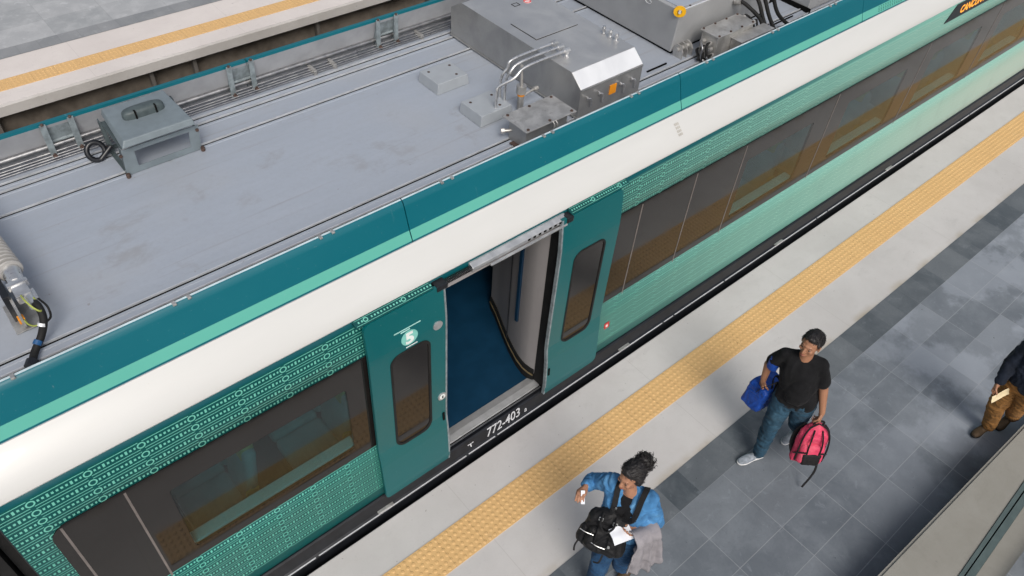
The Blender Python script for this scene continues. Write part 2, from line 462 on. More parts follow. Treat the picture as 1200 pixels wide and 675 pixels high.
# near platform: slab, concrete margin, setts, flagstones (each sheet 4 mm above the one below)
g = G().prism([(0, -.02), (-.012, -.004), (-.03, -.004), (-12, -.004), (-12, -1.5), (-.35, -1.5), (-.35, -.35), (0, -.35)][::-1], X0, X1)
tag(g.build('platform', M['conc_near']), kind='structure')
sheet('platform_setts', (X0, -1.585), (X1, -1.28), 0.0, M['setts'])
sheet('platform_flagstones', (X0, -12), (X1, -1.585), 0.0, M['tiles'])
# far platform
g = G().prism([(FAR, -.03), (FAR + .03, -.004), (FAR + 14, -.004), (FAR + 14, -1.5), (FAR + .25, -1.5), (FAR + .25, -.20), (FAR, -.175)], X0, X1)
for k, f in enumerate(g.f):
    ys = [g.v[i].y for i in f]; zs = [g.v[i].z for i in f]
    g.i[k] = 1 if (max(ys) - min(ys) < .04 and min(ys) < FAR + .1) else (2 if min(zs) < -.15 and max(zs) < -.12 else 0)
for k, f in enumerate(g.f):
    ys = [g.v[i].y for i in f]
    if max(ys) - min(ys) < 1e-4 and abs(ys[0] - FAR - .25) < .01: g.i[k] = 2
tag(g.build('far_platform', [M['conc_far'], M['conc_face'], M['pit_wall']]), kind='structure')
sheet('far_platform_setts', (X0, FAR + 1.28), (X1, FAR + 1.585), 0.0, M['setts_far'])
sheet('far_platform_flagstones', (X0, FAR + 1.585), (X1, FAR + 14), 0.0, M['tiles_far'])
# track bed and rails between
sheet('track_bed', (X0, -.35), (X1, FAR + .55), -1.49, M['pit'])
for cy, nm in ((1.635, 'under'), (6.0, 'open')):
    for s in (-.72, .72):
        g = G().prism([(cy + s - .07, -1.48), (cy + s + .07, -1.48), (cy + s + .07, -1.46), (cy + s + .012, -1.44), (cy + s + .012, -1.36), (cy + s + .035, -1.345), (cy + s + .035, -1.31),
                       (cy + s - .035, -1.31), (cy + s - .035, -1.345), (cy + s - .012, -1.36), (cy + s - .012, -1.44), (cy + s - .07, -1.46)], X0, X1)
        tag(g.build('rail', M['railsteel']), kind='structure')
# posts carrying the overhanging far platform edge
for k, x in enumerate([-2.2, 0.05, 0.75, 3.0, 5.4]):
    g = G().prism([(FAR + .10, -1.49), (FAR + .20, -1.49), (FAR + .20, -.20), (FAR + .10, -.20)], x - .03, x + .03, bev=.006)
    g.box((x - .09, FAR + .04, -1.489), (x + .09, FAR + .24, -1.46))
    o = g.build('support_post', M['post_conc'])
    tag(o, 'grey concrete post under the far platform edge, seen in the dark gap behind the train', 'post', 'posts under the far platform edge')

# tactile strips: slab with rows of truncated domes
def tactile(name, y0, y1, xa, xb, z, pitch=.055, r0=.019, r1=.012, h=.0045, segs=8):
    g = G(); g.box((xa, y0, z - .004), (xb, y1, z + .004))
    ny = int(round((y1 - y0) / pitch)); nx = int((xb - xa) / pitch)
    cs = [(math.cos(2 * math.pi * k / segs), math.sin(2 * math.pi * k / segs)) for k in range(segs)]
    V, Fc, I = g.v, g.f, g.i
    for a in range(nx):
        for b in range(ny):
            cx = xa + (a + .5) * pitch; cy = y0 + (b + .5) * (y1 - y0) / ny
            n = len(V)
            for c, s in cs: V.append(Vector((cx + c * r0, cy + s * r0, z + .004)))
            for c, s in cs: V.append(Vector((cx + c * r1, cy + s * r1, z + .004 + h)))
            for k in range(segs):
                Fc.append([n + k, n + (k + 1) % segs, n + segs + (k + 1) % segs, n + segs + k]); I.append(0)
            Fc.append([n + segs + k for k in range(segs)]); I.append(0)
    me_o = mk(name, V, Fc, M['yellow'], None, I)
    tag(me_o, kind='structure'); return me_o
tactile('tactile_strip', -.73, -.40, -3, 16, .0)
tactile('far_tactile_strip', FAR + .37, FAR + .68, -5, 9, .0, pitch=.062)

# sky dome is the world; ledge at the right edge of the platform
ledge = thing('concrete_ledge', (3.5, -3.3, 0), 'low pale concrete ledge with a dark green metal channel set along its top', 'ledge')
def ex(p0, p1, z0, z1, w0, w1):   # slab between x=p0..p1; y edges w=(near,far)
    pass
# plan outline of the ledge (height .3): far edge, channel and inner slab
def strip(g, ya0, ya1, yb0, yb1, z0, z1, xa=-.6, xb=9, m=0, ref=(1.43, 3.97)):
    """strip whose edges run through y=ya0 at ref[0] and y=ya1 at ref[1] (edge a) and yb likewise"""
    def Y(c0, c1, x): return c0 + (c1 - c0) * (x - ref[0]) / (ref[1] - ref[0])
    vs = [(xa, Y(ya0, ya1, xa), z0), (xb, Y(ya0, ya1, xb), z0), (xb, Y(yb0, yb1, xb), z0), (xa, Y(yb0, yb1, xa), z0)]
    vs += [(v[0], v[1], z1) for v in vs]
    g.add(vs, [[0, 1, 2, 3], [4, 5, 6, 7], [0, 1, 5, 4], [1, 2, 6, 5], [2, 3, 7, 6], [3, 0, 4, 7]], m)
g = G()
strip(g, -3.080, -3.165, -3.105, -3.19, 0, .285)
strip(g, -3.105, -3.19, -3.535, -3.430, 0, .30)
g.build('coping', M['ledge'], ledge)
g = G()
strip(g, -3.538, -3.433, -3.566, -3.472, .02, .31)
strip(g, -3.576, -3.484, -3.63, -3.545, .02, .31)
strip(g, -3.566, -3.472, -3.576, -3.484, .02, .27)
ch = g.build('channel', M['green_metal'], ledge)
g = G(); strip(g, -3.5668, -3.4728, -3.5752, -3.4832, .27, .276)
g.build('channel_slot', M['slot'], ch)
g = G(); strip(g, -3.633, -3.548, -3.78, -3.76, 0, .295)
g.build('inner_coping', M['ledge'], ledge)
# rounded grey-green handrail in the very corner, nearer the camera
hr = thing('handrail', (2.4, -3.9, 0), 'thick grey-green handrail running beside the pale concrete ledge', 'handrail')
g = G().tube([(-.6, -3.90, .42), (9, -3.97, .42)], .055, seg=18)
g.build('grip', M['green_metal'], hr, 60)
g = G()
for k in range(6): g.cyl((.2 + k * 1.6, -3.905 - k * .012, 0), (.2 + k * 1.6, -3.905 - k * .012, .40), .02)
g.split('post', M['green_metal'], hr, 60)

# ------------------------------------------------------------------ the train
CY = 1.635
train = thing('train_carriage', (4.0, CY, -1.3), 'long teal, white and mint passenger carriage with its sliding doors open, roof equipment on top', 'train')
XA, XB = -3.62, 19.6
PROF = [(-1, .16), (.14, .150), (.20, .137), (.28, .134), (.45, .143), (.68, .158), (.84, .180), (1.4, .1755), (2.06, .170), (2.2, .180), (2.45, .200), (3, .23)]
def sy(z):
    for (a, ya), (b, yb) in zip(PROF, PROF[1:]):
        if z <= b: return ya + (yb - ya) * (z - a) / (b - a)
NRM = Vector((0, -1, .025)).normalized()
def S(x, z, off=0.0):
    return Vector((x, sy(z), z)) + NRM * off
# ---- side panels as a grid with holes
bandL = (-3.46, .85, -1.28, 2.055)
bandR = (1.17, .85, XB - 1.2, 2.055)
doorO = (-.60, .12, .66, 2.275)
def side_grid():
    g = G()
    xs = sorted({XA, XA + .0, -3.36, -1.38, -.60, .66, 1.30, XB - 1.3, XB} | set(XA + 1.5 * k for k in range(16) if XA + 1.5 * k < XB))
    zs = [.14, .20, .28, .45, .68, .95, 1.4, 1.955, 2.2, 2.35, 2.45]
    for a, b in zip(xs, xs[1:]):
        for c, d in zip(zs, zs[1:]):
            mx, mz = (a + b) / 2, (c + d) / 2
            if -.60 < mx < .66 and mz < 2.35: continue
            if (-3.36 < mx < -1.38 or 1.30 < mx < XB - 1.3) and .95 < mz < 1.955: continue
            g.quad(S(a, c), S(b, c), S(b, d), S(a, d))
    return g
bm = bmesh.new()
g = side_grid()
# close thickness: a second skin 4 cm in
n0 = len(g.f)
sp = mk('side_panel', g.v, g.f, M['side'], train, g.i)
b = bmesh.new(); b.from_mesh(sp.data); bmesh.ops.remove_doubles(b, verts=b.verts, dist=.0005)
bmesh.ops.recalc_face_normals(b, faces=b.faces)
if b.faces[0].normal.y > 0: bmesh.ops.reverse_faces(b, faces=b.faces)
b.to_mesh(sp.data); b.free()
md = sp.modifiers.new('thick', 'SOLIDIFY'); md.thickness = .03; md.offset = -1
smooth_mesh(sp.data, 30)
tag(sp, 'teal side panelling printed with rows of mint dots and rings, fading pale along the car')

def rrect(x0, z0, x1, z1, r, n=6, corners=(1, 1, 1, 1)):
    pts = []
    for k, (cx, cz, a0) in enumerate(((x1 - r, z1 - r, 0), (x0 + r, z1 - r, 90), (x0 + r, z0 + r, 180), (x1 - r, z0 + r, 270))):
        if not corners[k]:
            pts.append(((x1, z1), (x0, z1), (x0, z0), (x1, z0))[k]); continue
        for j in range(n + 1):
            a = R_(a0 + 90 * j / n); pts.append((cx + r * math.cos(a), cz + r * math.sin(a)))
    return pts
def plate(name, outer, holes, o0, o1, mat, parent, fn=S, smooth=None):
    """plate with holes standing between offsets o0 (back) and o1 (front)"""
    loops = [outer] + holes
    tri = tessellate_polygon([[Vector((p[0], p[1], 0)) for p in l] for l in loops])
    flat = [p for l in loops for p in l]; n = len(flat)
    vs = [fn(p[0], p[1], o1) for p in flat] + [fn(p[0], p[1], o0) for p in flat]
    fs = [list(t) for t in tri] + [[i + n for i in t][::-1] for t in tri]
    k = 0
    for l in loops:
        m = len(l)
        for j in range(m): fs.append([k + j, k + (j + 1) % m, n + k + (j + 1) % m, n + k + j])
        k += m
    return mk(name, vs, fs, mat, parent, None, smooth, clean=True)

panesL = [(-2.80, 1.04, -1.49, 1.815)]
panesR = [(3.22, 1.04, 4.40, 1.815)] + [(5.08 + 1.92 * k, 1.04, 6.38 + 1.92 * k, 1.815) for k in range(6)]
def window(band, panes, divs, cor):
    w = plate('window', rrect(*band, .11, corners=cor), [rrect(*p, .03, 4) for p in panes], -.02, .004, M['band'], train)
    for p in panes:
        e = .002
        plate('pane', rrect(p[0] + e, p[1] + e, p[2] - e, p[3] - e, .03, 4), [], -.006, .003, M['glass'], w)
    for d in divs:
        plate('divider', [(d - .007, band[1] + .02), (d + .007, band[1] + .02), (d + .007, band[3] - .02), (d - .007, band[3] - .02)], [], .002, .0065, M['divider'], w)
    return w
tag(window(bandL, panesL, [-3.39, -3.02], (0, 1, 1, 0)), 'short dark tinted window band left of the doors')
tag(window(bandR, panesR, [1.60, 2.36, 3.12, 4.76, 6.75, 8.7], (1, 0, 0, 1)), 'long dark tinted window band right of the doors')
# ledge and reveal behind each clear pane
g = G()
for p in panesL + panesR:
    x0, z0, x1, z1 = p
    for lo, hi in (((x0 - .03, .205, z0 - .10), (x1 + .03, .30, z0 + .012)),):
        g.box(lo, hi, bev=.008)
ob = g.split('window_ledge', M['reveal'], train)
# ---- interior
g = G(); g.box((XA + .1, .32, .02), (XB - .1, 3.05, .12))
g.build('floor', M['blue_floor'], train)
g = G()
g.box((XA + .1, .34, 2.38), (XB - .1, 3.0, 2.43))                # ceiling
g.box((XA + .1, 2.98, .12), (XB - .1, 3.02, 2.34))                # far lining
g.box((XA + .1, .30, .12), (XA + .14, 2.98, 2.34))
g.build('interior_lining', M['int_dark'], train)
# curved white draught screen right of the door and its trims
arc = [(.60, .30), (.585, .36), (.58, .44), (.60, .56), (.66, .75), (.74, .95), (.84, 1.18), (.90, 1.35)]
def wall_path(pts, z0, z1, th):
    g = G(); n = len(pts)
    for k in range(n - 1):
        a = Vector((*pts[k], 0)); b_ = Vector((*pts[k + 1], 0)); d = (b_ - a).normalized(); nn = Vector((-d.y, d.x, 0)) * -th
        g.add([(a.x, a.y, z0), (b_.x, b_.y, z0), (b_.x, b_.y, z1), (a.x, a.y, z1), (a.x + nn.x, a.y + nn.y, z0), (b_.x + nn.x, b_.y + nn.y, z0), (b_.x + nn.x, b_.y + nn.y, z1), (a.x + nn.x, a.y + nn.y, z1)],
              [[0, 1, 2, 3], [4, 5, 6, 7], [0, 1, 5, 4], [3, 2, 6, 7], [0, 3, 7, 4], [1, 2, 6, 5]])
    return g
sc_ = wall_path(spline([(x, y, 0) for x, y in arc], 4) and [(v.x, v.y) for v in spline([(x, y, 0) for x, y in arc], 4)], .24, 2.33, .05).build('draught_screen', M['int_wall'], train)
wall_path([(x - .014, y) for x, y in arc], .12, .30, .04).build('kick_plate', M['rubber'], sc_)
wall_path([(x - .020, y) for x, y in arc], .215, .232, .04).build('kick_strip', M['gold'], sc_)
g = G(); g.box((.588, .60, .75), (.612, .64, 2.12), bev=.006); g.build('handrail', M['rail_blue'], sc_)
g = G(); g.box((.652, .795, .30), (.658, .805, 2.2)); g.split('joint', M['int_dark'], sc_)
# dark screen left of the door, inside
g = G(); g.box((-.66, .34, .12), (-.62, 1.1, 2.33)); g.build('left_screen', M['int_dark'], train)
# seats
def seat(x, y, turn=1):
    g = G()
    mt = Matrix.Translation((x, y, .12))
    g.box((-.22, -.22, .36), (.22, .22, .47), bev=.04, mtx=mt, seg=3)
    sb = Matrix.Translation((x + turn * .2, y, .12)) @ Matrix.Rotation(R_(8 * turn), 4, 'Y')
    g.box((-.05, -.21, .42), (.05, .21, 1.10), bev=.045, mtx=sb, seg=3)
    g.box((-.04, -.05, 0), (.04, .05, .38), mtx=mt)
    s = g.build('seat', M['seat'], train, 45)
    h = G(); h.box((-.055, -.16, .93), (.055, .16, 1.12), bev=.04, mtx=sb, seg=3)
    h.box((-.07, -.215, .60), (.04, -.20, .66), bev=.005, mtx=sb)
    h.split('headrest', M['seat_trim'], s, 45)
for p in panesL + panesR[:5]:
    xm = (p[0] + p[2]) / 2
    for yy in (.72, 1.18):
        seat(xm - .38, yy, 1); seat(xm + .50, yy, 1)

# ---- door frame, sill, track
g = G()
for x0, x1 in ((-.66, -.60), (.60, .66)):
    for zz0, zz1 in [(.14 + k * .276, .14 + (k + 1) * .276) for k in range(8)]:
        zz1 = min(zz1, 2.347)
        a0, a1 = S(x0, zz0, -.015), S(x0, zz1, -.015)
        g.add([S(x0, zz0, -.012), S(x1, zz0, -.012), S(x1, zz1, -.012), S(x0, zz1, -.012), S(x0, zz0, -.2), S(x1, zz0, -.2), S(x1, zz1, -.2), S(x0, zz1, -.2)],
              [[0, 1, 2, 3], [4, 5, 6, 7], [0, 3, 7, 4], [1, 2, 6, 5]])
fr = g.split('door_frame', M['rubber'], train)
g = G()
for x0 in (.575, .590, -.60):
    vs = [S(x0, .17 + .31 * k, .003) for k in range(8)]
    g.tube(vs, .006, seg=6)
g.split('door_seal', M['rubber'], fr)
g = G().prism([(.36, .02), (.36, .126), (.28, .150), (.215, .150), (.205, .138), (.195, .138), (.185, .142), (.115, .128), (.115, .02)], -.60, .66)
g.build('door_sill', M['sill'], train)
g = G().prism([(.205, .1385), (.196, .1385), (.196, .1425), (.205, .1425)], -.60, .66)
g.build('sill_groove', M['slot'], train)
g = G()
for x in (-.45, -.05, .35): g.cyl((x, .15, .13), (x, .15, .140), .012)
g.split('sill_screw', M['slot'], train)
# track above the door: bright extrusion with slots, dark spring at the left end
tr = G()
tr.prism([(.140, 2.375), (.165, 2.335), (.24, 2.325), (.24, 2.415), (.185, 2.418), (.142, 2.400)], -.36, .60, bev=.004)
tr.prism([(.118, 2.345), (.136, 2.340), (.136, 2.362), (.118, 2.362)], -.20, .585, bev=.003)
tro = tr.build('door_track', M['alu'], train)
g = G()
for k in range(7): g.box((.18 + k * .055, .1375, 2.380), (.205 + k * .055, .1435, 2.396))
g.split('track_slot', M['slot'], tro)
g = G(); hx = []
for k in range(150): hx.append((-.62 + k * .0018, .165 + .020 * math.cos(k * .8), 2.385 + .020 * math.sin(k * .8)))
g.tube(hx, .0035, seg=5)
g.build('door_spring', M['black'], tro)
G().box((-.70, .12, 2.365), (-.60, .21, 2.415), bev=.01).build('track_end_block', M['black'], tro)
G().box((.58, .115, 2.36), (.65, .20, 2.415), bev=.01).build('track_end_block', M['black'], tro)
g = G(); g.box((-.6, .20, 2.265), (.6, .26, 2.312), bev=.004)
g.build('door_header', M['int_wall'], train)
g = G(); g.box((-1.35, .165, 2.30), (-.70, .19, 2.325)); g.box((.66, .165, 2.30), (1.30, .19, 2.325))
# sloping cover along the top of the leaves, printed with one more row of the pattern
M['cover_teal'] = plain('cover_teal', (.0, .06, .06), .4)
def SL(x, v, o=0.0): return Vector((x, .132 + v * .95, 2.420 + v * .319 + o))
cvo = None
for xa_, xb_ in ((-1.36, -.72), (.64, 1.31)):
    cvo = G().prism([(.132, 2.420), (.196, 2.4415), (.196, 2.41), (.140, 2.407)], xa_, xb_).build('door_rail_cover', M['cover_teal'], train)
g = G(); x = -1.33
while x < 1.28:
    ph = ((x + 3.44) / .31 + .5) % 1 - .5
    if abs(ph) > .1 and not -.73 < x < .64: g.quad(SL(x, .027, .002), SL(x + .011, .027, .002), SL(x + .011, .041, .002), SL(x, .041, .002))
    x += .31 / 12
for k in range(9):
    cx = -3.44 + .31 * (7 + k)
    if -.76 < cx < .67 or cx > 1.29: continue
    n_ = 16
    for j_ in range(n_):
        a0, a1 = 2 * math.pi * j_ / n_, 2 * math.pi * (j_ + 1) / n_
        g.quad(*[SL(cx + r * math.cos(a), .034 + r * .9 * math.sin(a), .002) for r, a in ((.019, a0), (.019, a1), (.012, a1), (.012, a0))])
for v0 in (.010, .054):
    for xa_, xb_ in ((-1.35, -.73), (.65, 1.30)): g.quad(SL(xa_, v0, .002), SL(xb_, v0, .002), SL(xb_, v0 + .003, .002), SL(xa_, v0 + .003, .002))
g.build('printed_pattern', plain('printed_row', (.17, .53, .42), .4), cvo)

def text_mesh(s, size, fn, mat, name, parent, shear=0, bold=0, depth=.0015, ox=0, oz=0):
    cu = bpy.data.curves.new('t', 'FONT'); cu.body = s; cu.size = size; cu.shear = shear; cu.offset = bold
    cu.fill_mode = 'FRONT'; cu.align_x = 'CENTER'
    o = bpy.data.objects.new('t', cu); col.objects.link(o)
    dg = bpy.context.evaluated_depsgraph_get()
    me = bpy.data.meshes.new_from_object(o.evaluated_get(dg))
    vs = [fn(v.co.x + ox, v.co.y + oz) for v in me.vertices]
    fs = [list(p.vertices) for p in me.polygons]
    bpy.data.objects.remove(o); bpy.data.curves.remove(cu); bpy.data.meshes.remove(me)
    return mk(name, vs, fs, mat, parent)
M['print_mint'] = plain('printed_mint', (.42, .72, .66), .4)
M['print_ring'] = plain('printed_pale_teal', (.20, .52, .46), .4)
M['print_white'] = plain('printed_white', (.72, .76, .74), .4)
M['print_grey'] = plain('printed_grey', (.55, .56, .58), .5)
M['red'] = plain('red_sticker', (.55, .02, .02), .45)
M['orange'] = plain('orange_label', (.75, .27, .01), .5, var=.05)
M['yell_eye'] = plain('yellow_eye_plate', (.80, .42, .01), .4, var=.05)
M['wire_blue'] = plain('blue_tape', (.01, .08, .22), .4)
M['wire_yel'] = plain('earth_wire', (.30, .34, .07), .5)
M['amber'] = m_emit('amber_leds', (1., .40, .06), 1.5)

def door_leaf(x0, x1, win, left):
    off = .066
    cor = (0, 1, 1, 0) if left else (1, 0, 0, 1)
    # leaf with rounded outer corners, sliced in rows so that it follows the body curve
    z0, z1 = .185, 2.408
    outer = rrect(x0, z0, x1, z1, .06, 5, cor)
    # insert extra points on long edges for curvature
    def dens(pts):
        out = []
        for k in range(len(pts)):
            a = Vector(pts[k]); b_ = Vector(pts[(k + 1) % len(pts)]); n = max(1, int((b_ - a).length / .06))
            for j in range(n): q = a.lerp(b_, j / n); out.append((q.x, q.y))
        return out
    # horizontal slices keep every face flat
    g = bmesh.new()
    body = plate('door', dens(outer), [rrect(*win, .085, 6)], -.028 + off, off, M['door'], train)
    for p in body.data.polygons: p.use_smooth = False
    gk = plate('window_gasket', rrect(win[0] - .012, win[1] - .012, win[2] + .012, win[3] + .012, .095, 6), [rrect(win[0] + .008, win[1] + .008, win[2] - .008, win[3] - .008, .08, 6)], off - .01, off + .004, M['rubber'], body)
    plate('window_pane', rrect(win[0] + .006, win[1] + .006, win[2] - .006, win[3] - .006, .082, 6), [], off - .012, off - .004, M['band'], body)
    # aluminium edge strip on the closing edge
    xe = x1 if left else x0
    e0, e1 = (xe - .012, xe + .004) if left else (xe - .004, xe + .012)
    vs = []; fs = []
    n = 14
    for k in range(n + 1):
        z = z0 + (z1 - z0) * k / n
        vs += [S(e0, z, off + .003), S(e1, z, off + .003), S(e1, z, off - .03), S(e0, z, off - .03)]
    for k in range(n):
        for j in range(4): fs.append([4 * k + j, 4 * k + (j + 1) % 4, 4 * k + 4 + (j + 1) % 4, 4 * k + 4 + j])
    mk('edge_strip', vs, fs, M['bracket'], body, clean=True)
    hx = xe - .035 if left else xe + .035
    plate('lock', rrect(hx - .011, .78, hx + .011, .88, .006, 3) if left else rrect(hx - .011, .46, hx + .011, .56, .006, 3), [], off, off + .006, M['slot'], body)
    return body, off
dl, off = door_leaf(-1.315, -.630, (-1.135, .80, -.795, 1.955), True)
tag(dl, 'left door leaf with a round button and a numbered emblem')
dr, off = door_leaf(.535, 1.24, (.72, .80, 1.085, 1.96), False)
tag(dr, 'right door leaf, plain teal with a dark window')
def disc(cx, cz, r, o0, o1, mat, name, parent, n=24, bevr=None):
    return plate(name, [(cx + r * math.cos(2 * math.pi * k / n), cz + r * math.sin(2 * math.pi * k / n)) for k in range(n)], [], o0, o1, mat, parent)
disc(-.715, 2.045, .042, off, off + .008, M['alu'], 'reflector', dl)
bt = disc(-.680, 1.13, .042, off, off + .010, M['alu'], 'door_button', dl)
disc(-.680, 1.13, .027, off + .010, off + .013, M['print_white'], 'button_cap', bt)
G().box((0, 0, 0), (0, 0, 0))
plate('button_symbol', [(-.687, 1.115), (-.673, 1.115), (-.673, 1.145), (-.687, 1.145)], [], off + .013, off + .0145, M['slot'], bt)
em = disc(-.965, 2.082, .072, off, off + .002, M['print_ring'], 'emblem_disc', dl, 32)
text_mesh('5', .15, lambda x, y: S(x - .965, y + 2.082 - .052, off + .0035), M['print_white'], 'number_text', em, bold=.007)
plate('emblem_line', [(-1.09, 2.183), (-.86, 2.183), (-.86, 2.191), (-1.09, 2.191)], [], off, off + .002, M['print_mint'], dl)
plate('emblem_line', [(-1.0, 1.986), (-.90, 1.986), (-.90, 1.994), (-1.0, 1.994)], [], off, off + .002, M['print_white'], dl)
plate('emblem_line', [(-1.035, 2.163), (-.955, 2.163), (-.955, 2.173), (-1.035, 2.173)], [], off, off + .002, M['print_mint'], dl)
# stickers
rs = plate('warning_sticker', rrect(1.39, .50, 1.46, .58, .008, 3), [], .001, .003, M['red'], train)
plate('warning_symbol', rrect(1.41, .52, 1.44, .555, .008, 3), [], .003, .0045, M['print_white'], rs)
# ---- skirt below the sill
g = G().prism([(.16, .02), (.16, .178), (.130, .180), (.112, .172), (.075, .075), (.050, .062), (.045, .045), (.06, -.25), (.16, -.25)], XA, XB)
sk = g.build('skirt', M['black'], train)
g = G()
x = XA + .05
for L in (1.55, 1.6, .35, 2.4, .18, .9, 1.9, .25, 2.2, 1.4, .3, 2.5, 2.2, 3.2):
    g.box((x, .046, .0625), (x + L - .03, .055, .068)); x += L
g.split('edge_strip', M['print_grey'], sk)
def SK(x, v):      # on the sloping skirt face between (.112,.195) and (.075,.075)
    a = Vector((0, .112, .172)); b_ = Vector((0, .075, .075)); d = (a - b_).normalized(); nn = Vector((0, -d.z, d.y))
    q = b_ + d * v + nn * .0022
    return Vector((x, q.y, q.z))
text_mesh('772-403', .128, lambda x, y: SK(x + .03, y + .014), M['print_grey'], 'running_number', sk, shear=.25, bold=.0015)
text_mesh('a', .075, lambda x, y: SK(x + .31, y + .014), M['print_grey'], 'running_number', sk, shear=.25, bold=.001)
g = G()
for a, b_, c, d in ((-.40, .058, -.33, .066), (-.372, .026, -.360, .058)): g.quad(SK(a, b_), SK(c, b_), SK(c, d), SK(a, d))
g.build('jacking_mark', M['print_grey'], sk)
g = G()
for xx in (-1.42, 1.62, 4.4, 7.0): g.box((xx, .048, .069), (xx + .16, .082, .082), bev=.003)
g.split('step_bracket', M['steel_dirty'], sk)

# ---- white cantrail, mint stripe, dark teal cowl (near side and mirrored far side)
def mir(p): return (2 * CY - p[0], p[1])
prof_w = [(.192, 2.447), (.197, 2.462), (.212, 2.492), (.236, 2.527), (.268, 2.563), (.308, 2.603), (.350, 2.640), (.388, 2.668), (.40, 2.668), (.40, 2.43), (.20, 2.43)]
for s, nm in ((0, 'near'), (1, 'far')):
    pr = [mir(p) for p in prof_w] if s else prof_w
    g = G(); g.prism(pr, XA, XB)
    g.build('cantrail', M['white'], train, 35)
seams = [-3.62, -.715, 2.17, 5.10, 8.0, 10.9, 13.8, 16.7, 19.6]
def cowl(xa, xb, far):
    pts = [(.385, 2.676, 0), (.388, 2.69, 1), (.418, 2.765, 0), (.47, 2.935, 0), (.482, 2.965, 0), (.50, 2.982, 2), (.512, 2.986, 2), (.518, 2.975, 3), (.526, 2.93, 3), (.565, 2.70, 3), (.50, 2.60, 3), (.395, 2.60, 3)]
    if far:   # inner face leans in over a flashing
        pts = [(.385, 2.676, 0), (.388, 2.69, 1), (.418, 2.765, 0), (.455, 2.94, 0), (.466, 2.970, 0), (.472, 2.985, 0), (.505, 2.985, 0), (.508, 2.962, 3), (.435, 2.75, 3), (.420, 2.60, 3), (.395, 2.60, 3)]
    P = [(2 * CY - y, z) if far else (y, z) for y, z, m in pts]
    g = G(); n = len(P)
    vs = [(xa + .004, *p) for p in P] + [(xb - .004, *p) for p in P]
    g.add(vs, [], 0)
    for k in range(n):
        m = pts[k][2]
        g.f.append([k, (k + 1) % n, n + (k + 1) % n, n + k]); g.i.append(m)
    g.f.append(list(range(n))); g.i.append(0); g.f.append(list(range(n, 2 * n))); g.i.append(0)
    # slot index order: 0 teal, 1 mint, 2 edge with painted highlight, 3 inner
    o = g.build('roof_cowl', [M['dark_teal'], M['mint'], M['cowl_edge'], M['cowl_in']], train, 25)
    return o
M['cowl_edge'] = plain('cowl_edge_highlight', (.48, .58, .62), .35, .2, .5)  # pale colour paints the thin highlight along the rim
for a, b_ in zip(seams, seams[1:]):
    o = cowl(a, b_, False)
    if a < -1: tag(o, 'scuffed dark teal roof cowl with a mint lower stripe, leftmost')
    if a == 5.10:
        g = G()
        for i in range(4):
            for k in range(26):
                v = .012 + i * .016; yy = .392 + v * .38; zz = 2.694 + v * .93
                xx = 5.42 + k * .046 + (i % 2) * .0
                g.box((xx, yy - .003, zz - .004), (xx + .022, yy + .002, zz + .004))
        g.build('vent_slots', M['slot'], o)
    if b_ < 12 : cowl(a, b_, True)
    else: cowl(a, b_, True)
# clips along the near cowl rim
g = G()
for k in range(24):
    for d in (0, .09):
        x = -3.3 + k * .97 + d
        g.box((x, .478, 2.978), (x + .022, .512, 2.992), bev=.003)
g.split('cowl_clip', M['steel_dirty'], train)
g = G().prism([(.39, 2.6685), (.392, 2.676), (.42, 2.676), (.42, 2.6685)], XA, XB)
g.build('cowl_gap', M['slot'], train)
# markings on the white band
def CW(x, v):   # on the white band between (.335,2.575) and (.305,2.51)
    a = Vector((0, .308, 2.603)); b_ = Vector((0, .268, 2.563)); d = (a - b_).normalized(); nn = Vector((0, -d.z, d.y))
    q = b_ + d * v + nn * .002; return Vector((x, q.y, q.z))
g = G()
for i in range(3):
    for j in range(4):
        g.quad(CW(2.02 + i * .02, -.03 + j * .032), CW(2.035 + i * .02, -.03 + j * .032), CW(2.035 + i * .02, -.008 + j * .032), CW(2.02 + i * .02, -.008 + j * .032))
g.build('small_marking', plain('marking_grey', (.42, .40, .36), .5), train)

# ---- roof sheet with lapped seams
def roofz(y): return 2.70 + .012 * (1 - ((y - CY) / 1.1) ** 2)
ys = [.55]
seamy = [.80, .905, 2.24, 2.515, 2.61]
g = G()
prof = [(.44, 0)]
for s_ in seamy:
    prof += [(s_ - .034, 0), (s_ - .030, .003), (s_ - .008, .003), (s_ - .0075, .001), (s_ + .0075, .001), (s_ + .008, .014), (s_ + .017, .014), (s_ + .020, 0)]
    if s_ == .905:
        for k in range(1, 8): prof.append((.93 + k * .155, 0))
prof.append((2.84, 0))
pm = []
for k, (p, q) in enumerate(zip(prof, prof[1:])):
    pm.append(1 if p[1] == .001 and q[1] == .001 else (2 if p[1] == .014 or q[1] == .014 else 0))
for k, (p, q) in enumerate(zip(prof, prof[1:])):
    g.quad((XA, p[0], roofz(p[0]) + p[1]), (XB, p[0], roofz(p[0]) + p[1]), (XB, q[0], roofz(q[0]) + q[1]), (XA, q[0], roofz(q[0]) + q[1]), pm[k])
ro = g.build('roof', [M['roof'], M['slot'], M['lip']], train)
b = bmesh.new(); b.from_mesh(ro.data)
if sum(f.normal.z for f in b.faces) < 0: bmesh.ops.reverse_faces(b, faces=b.faces)
b.to_mesh(ro.data); b.free()
tag(ro, 'pale grey-blue painted roof sheet with long lapped seams')
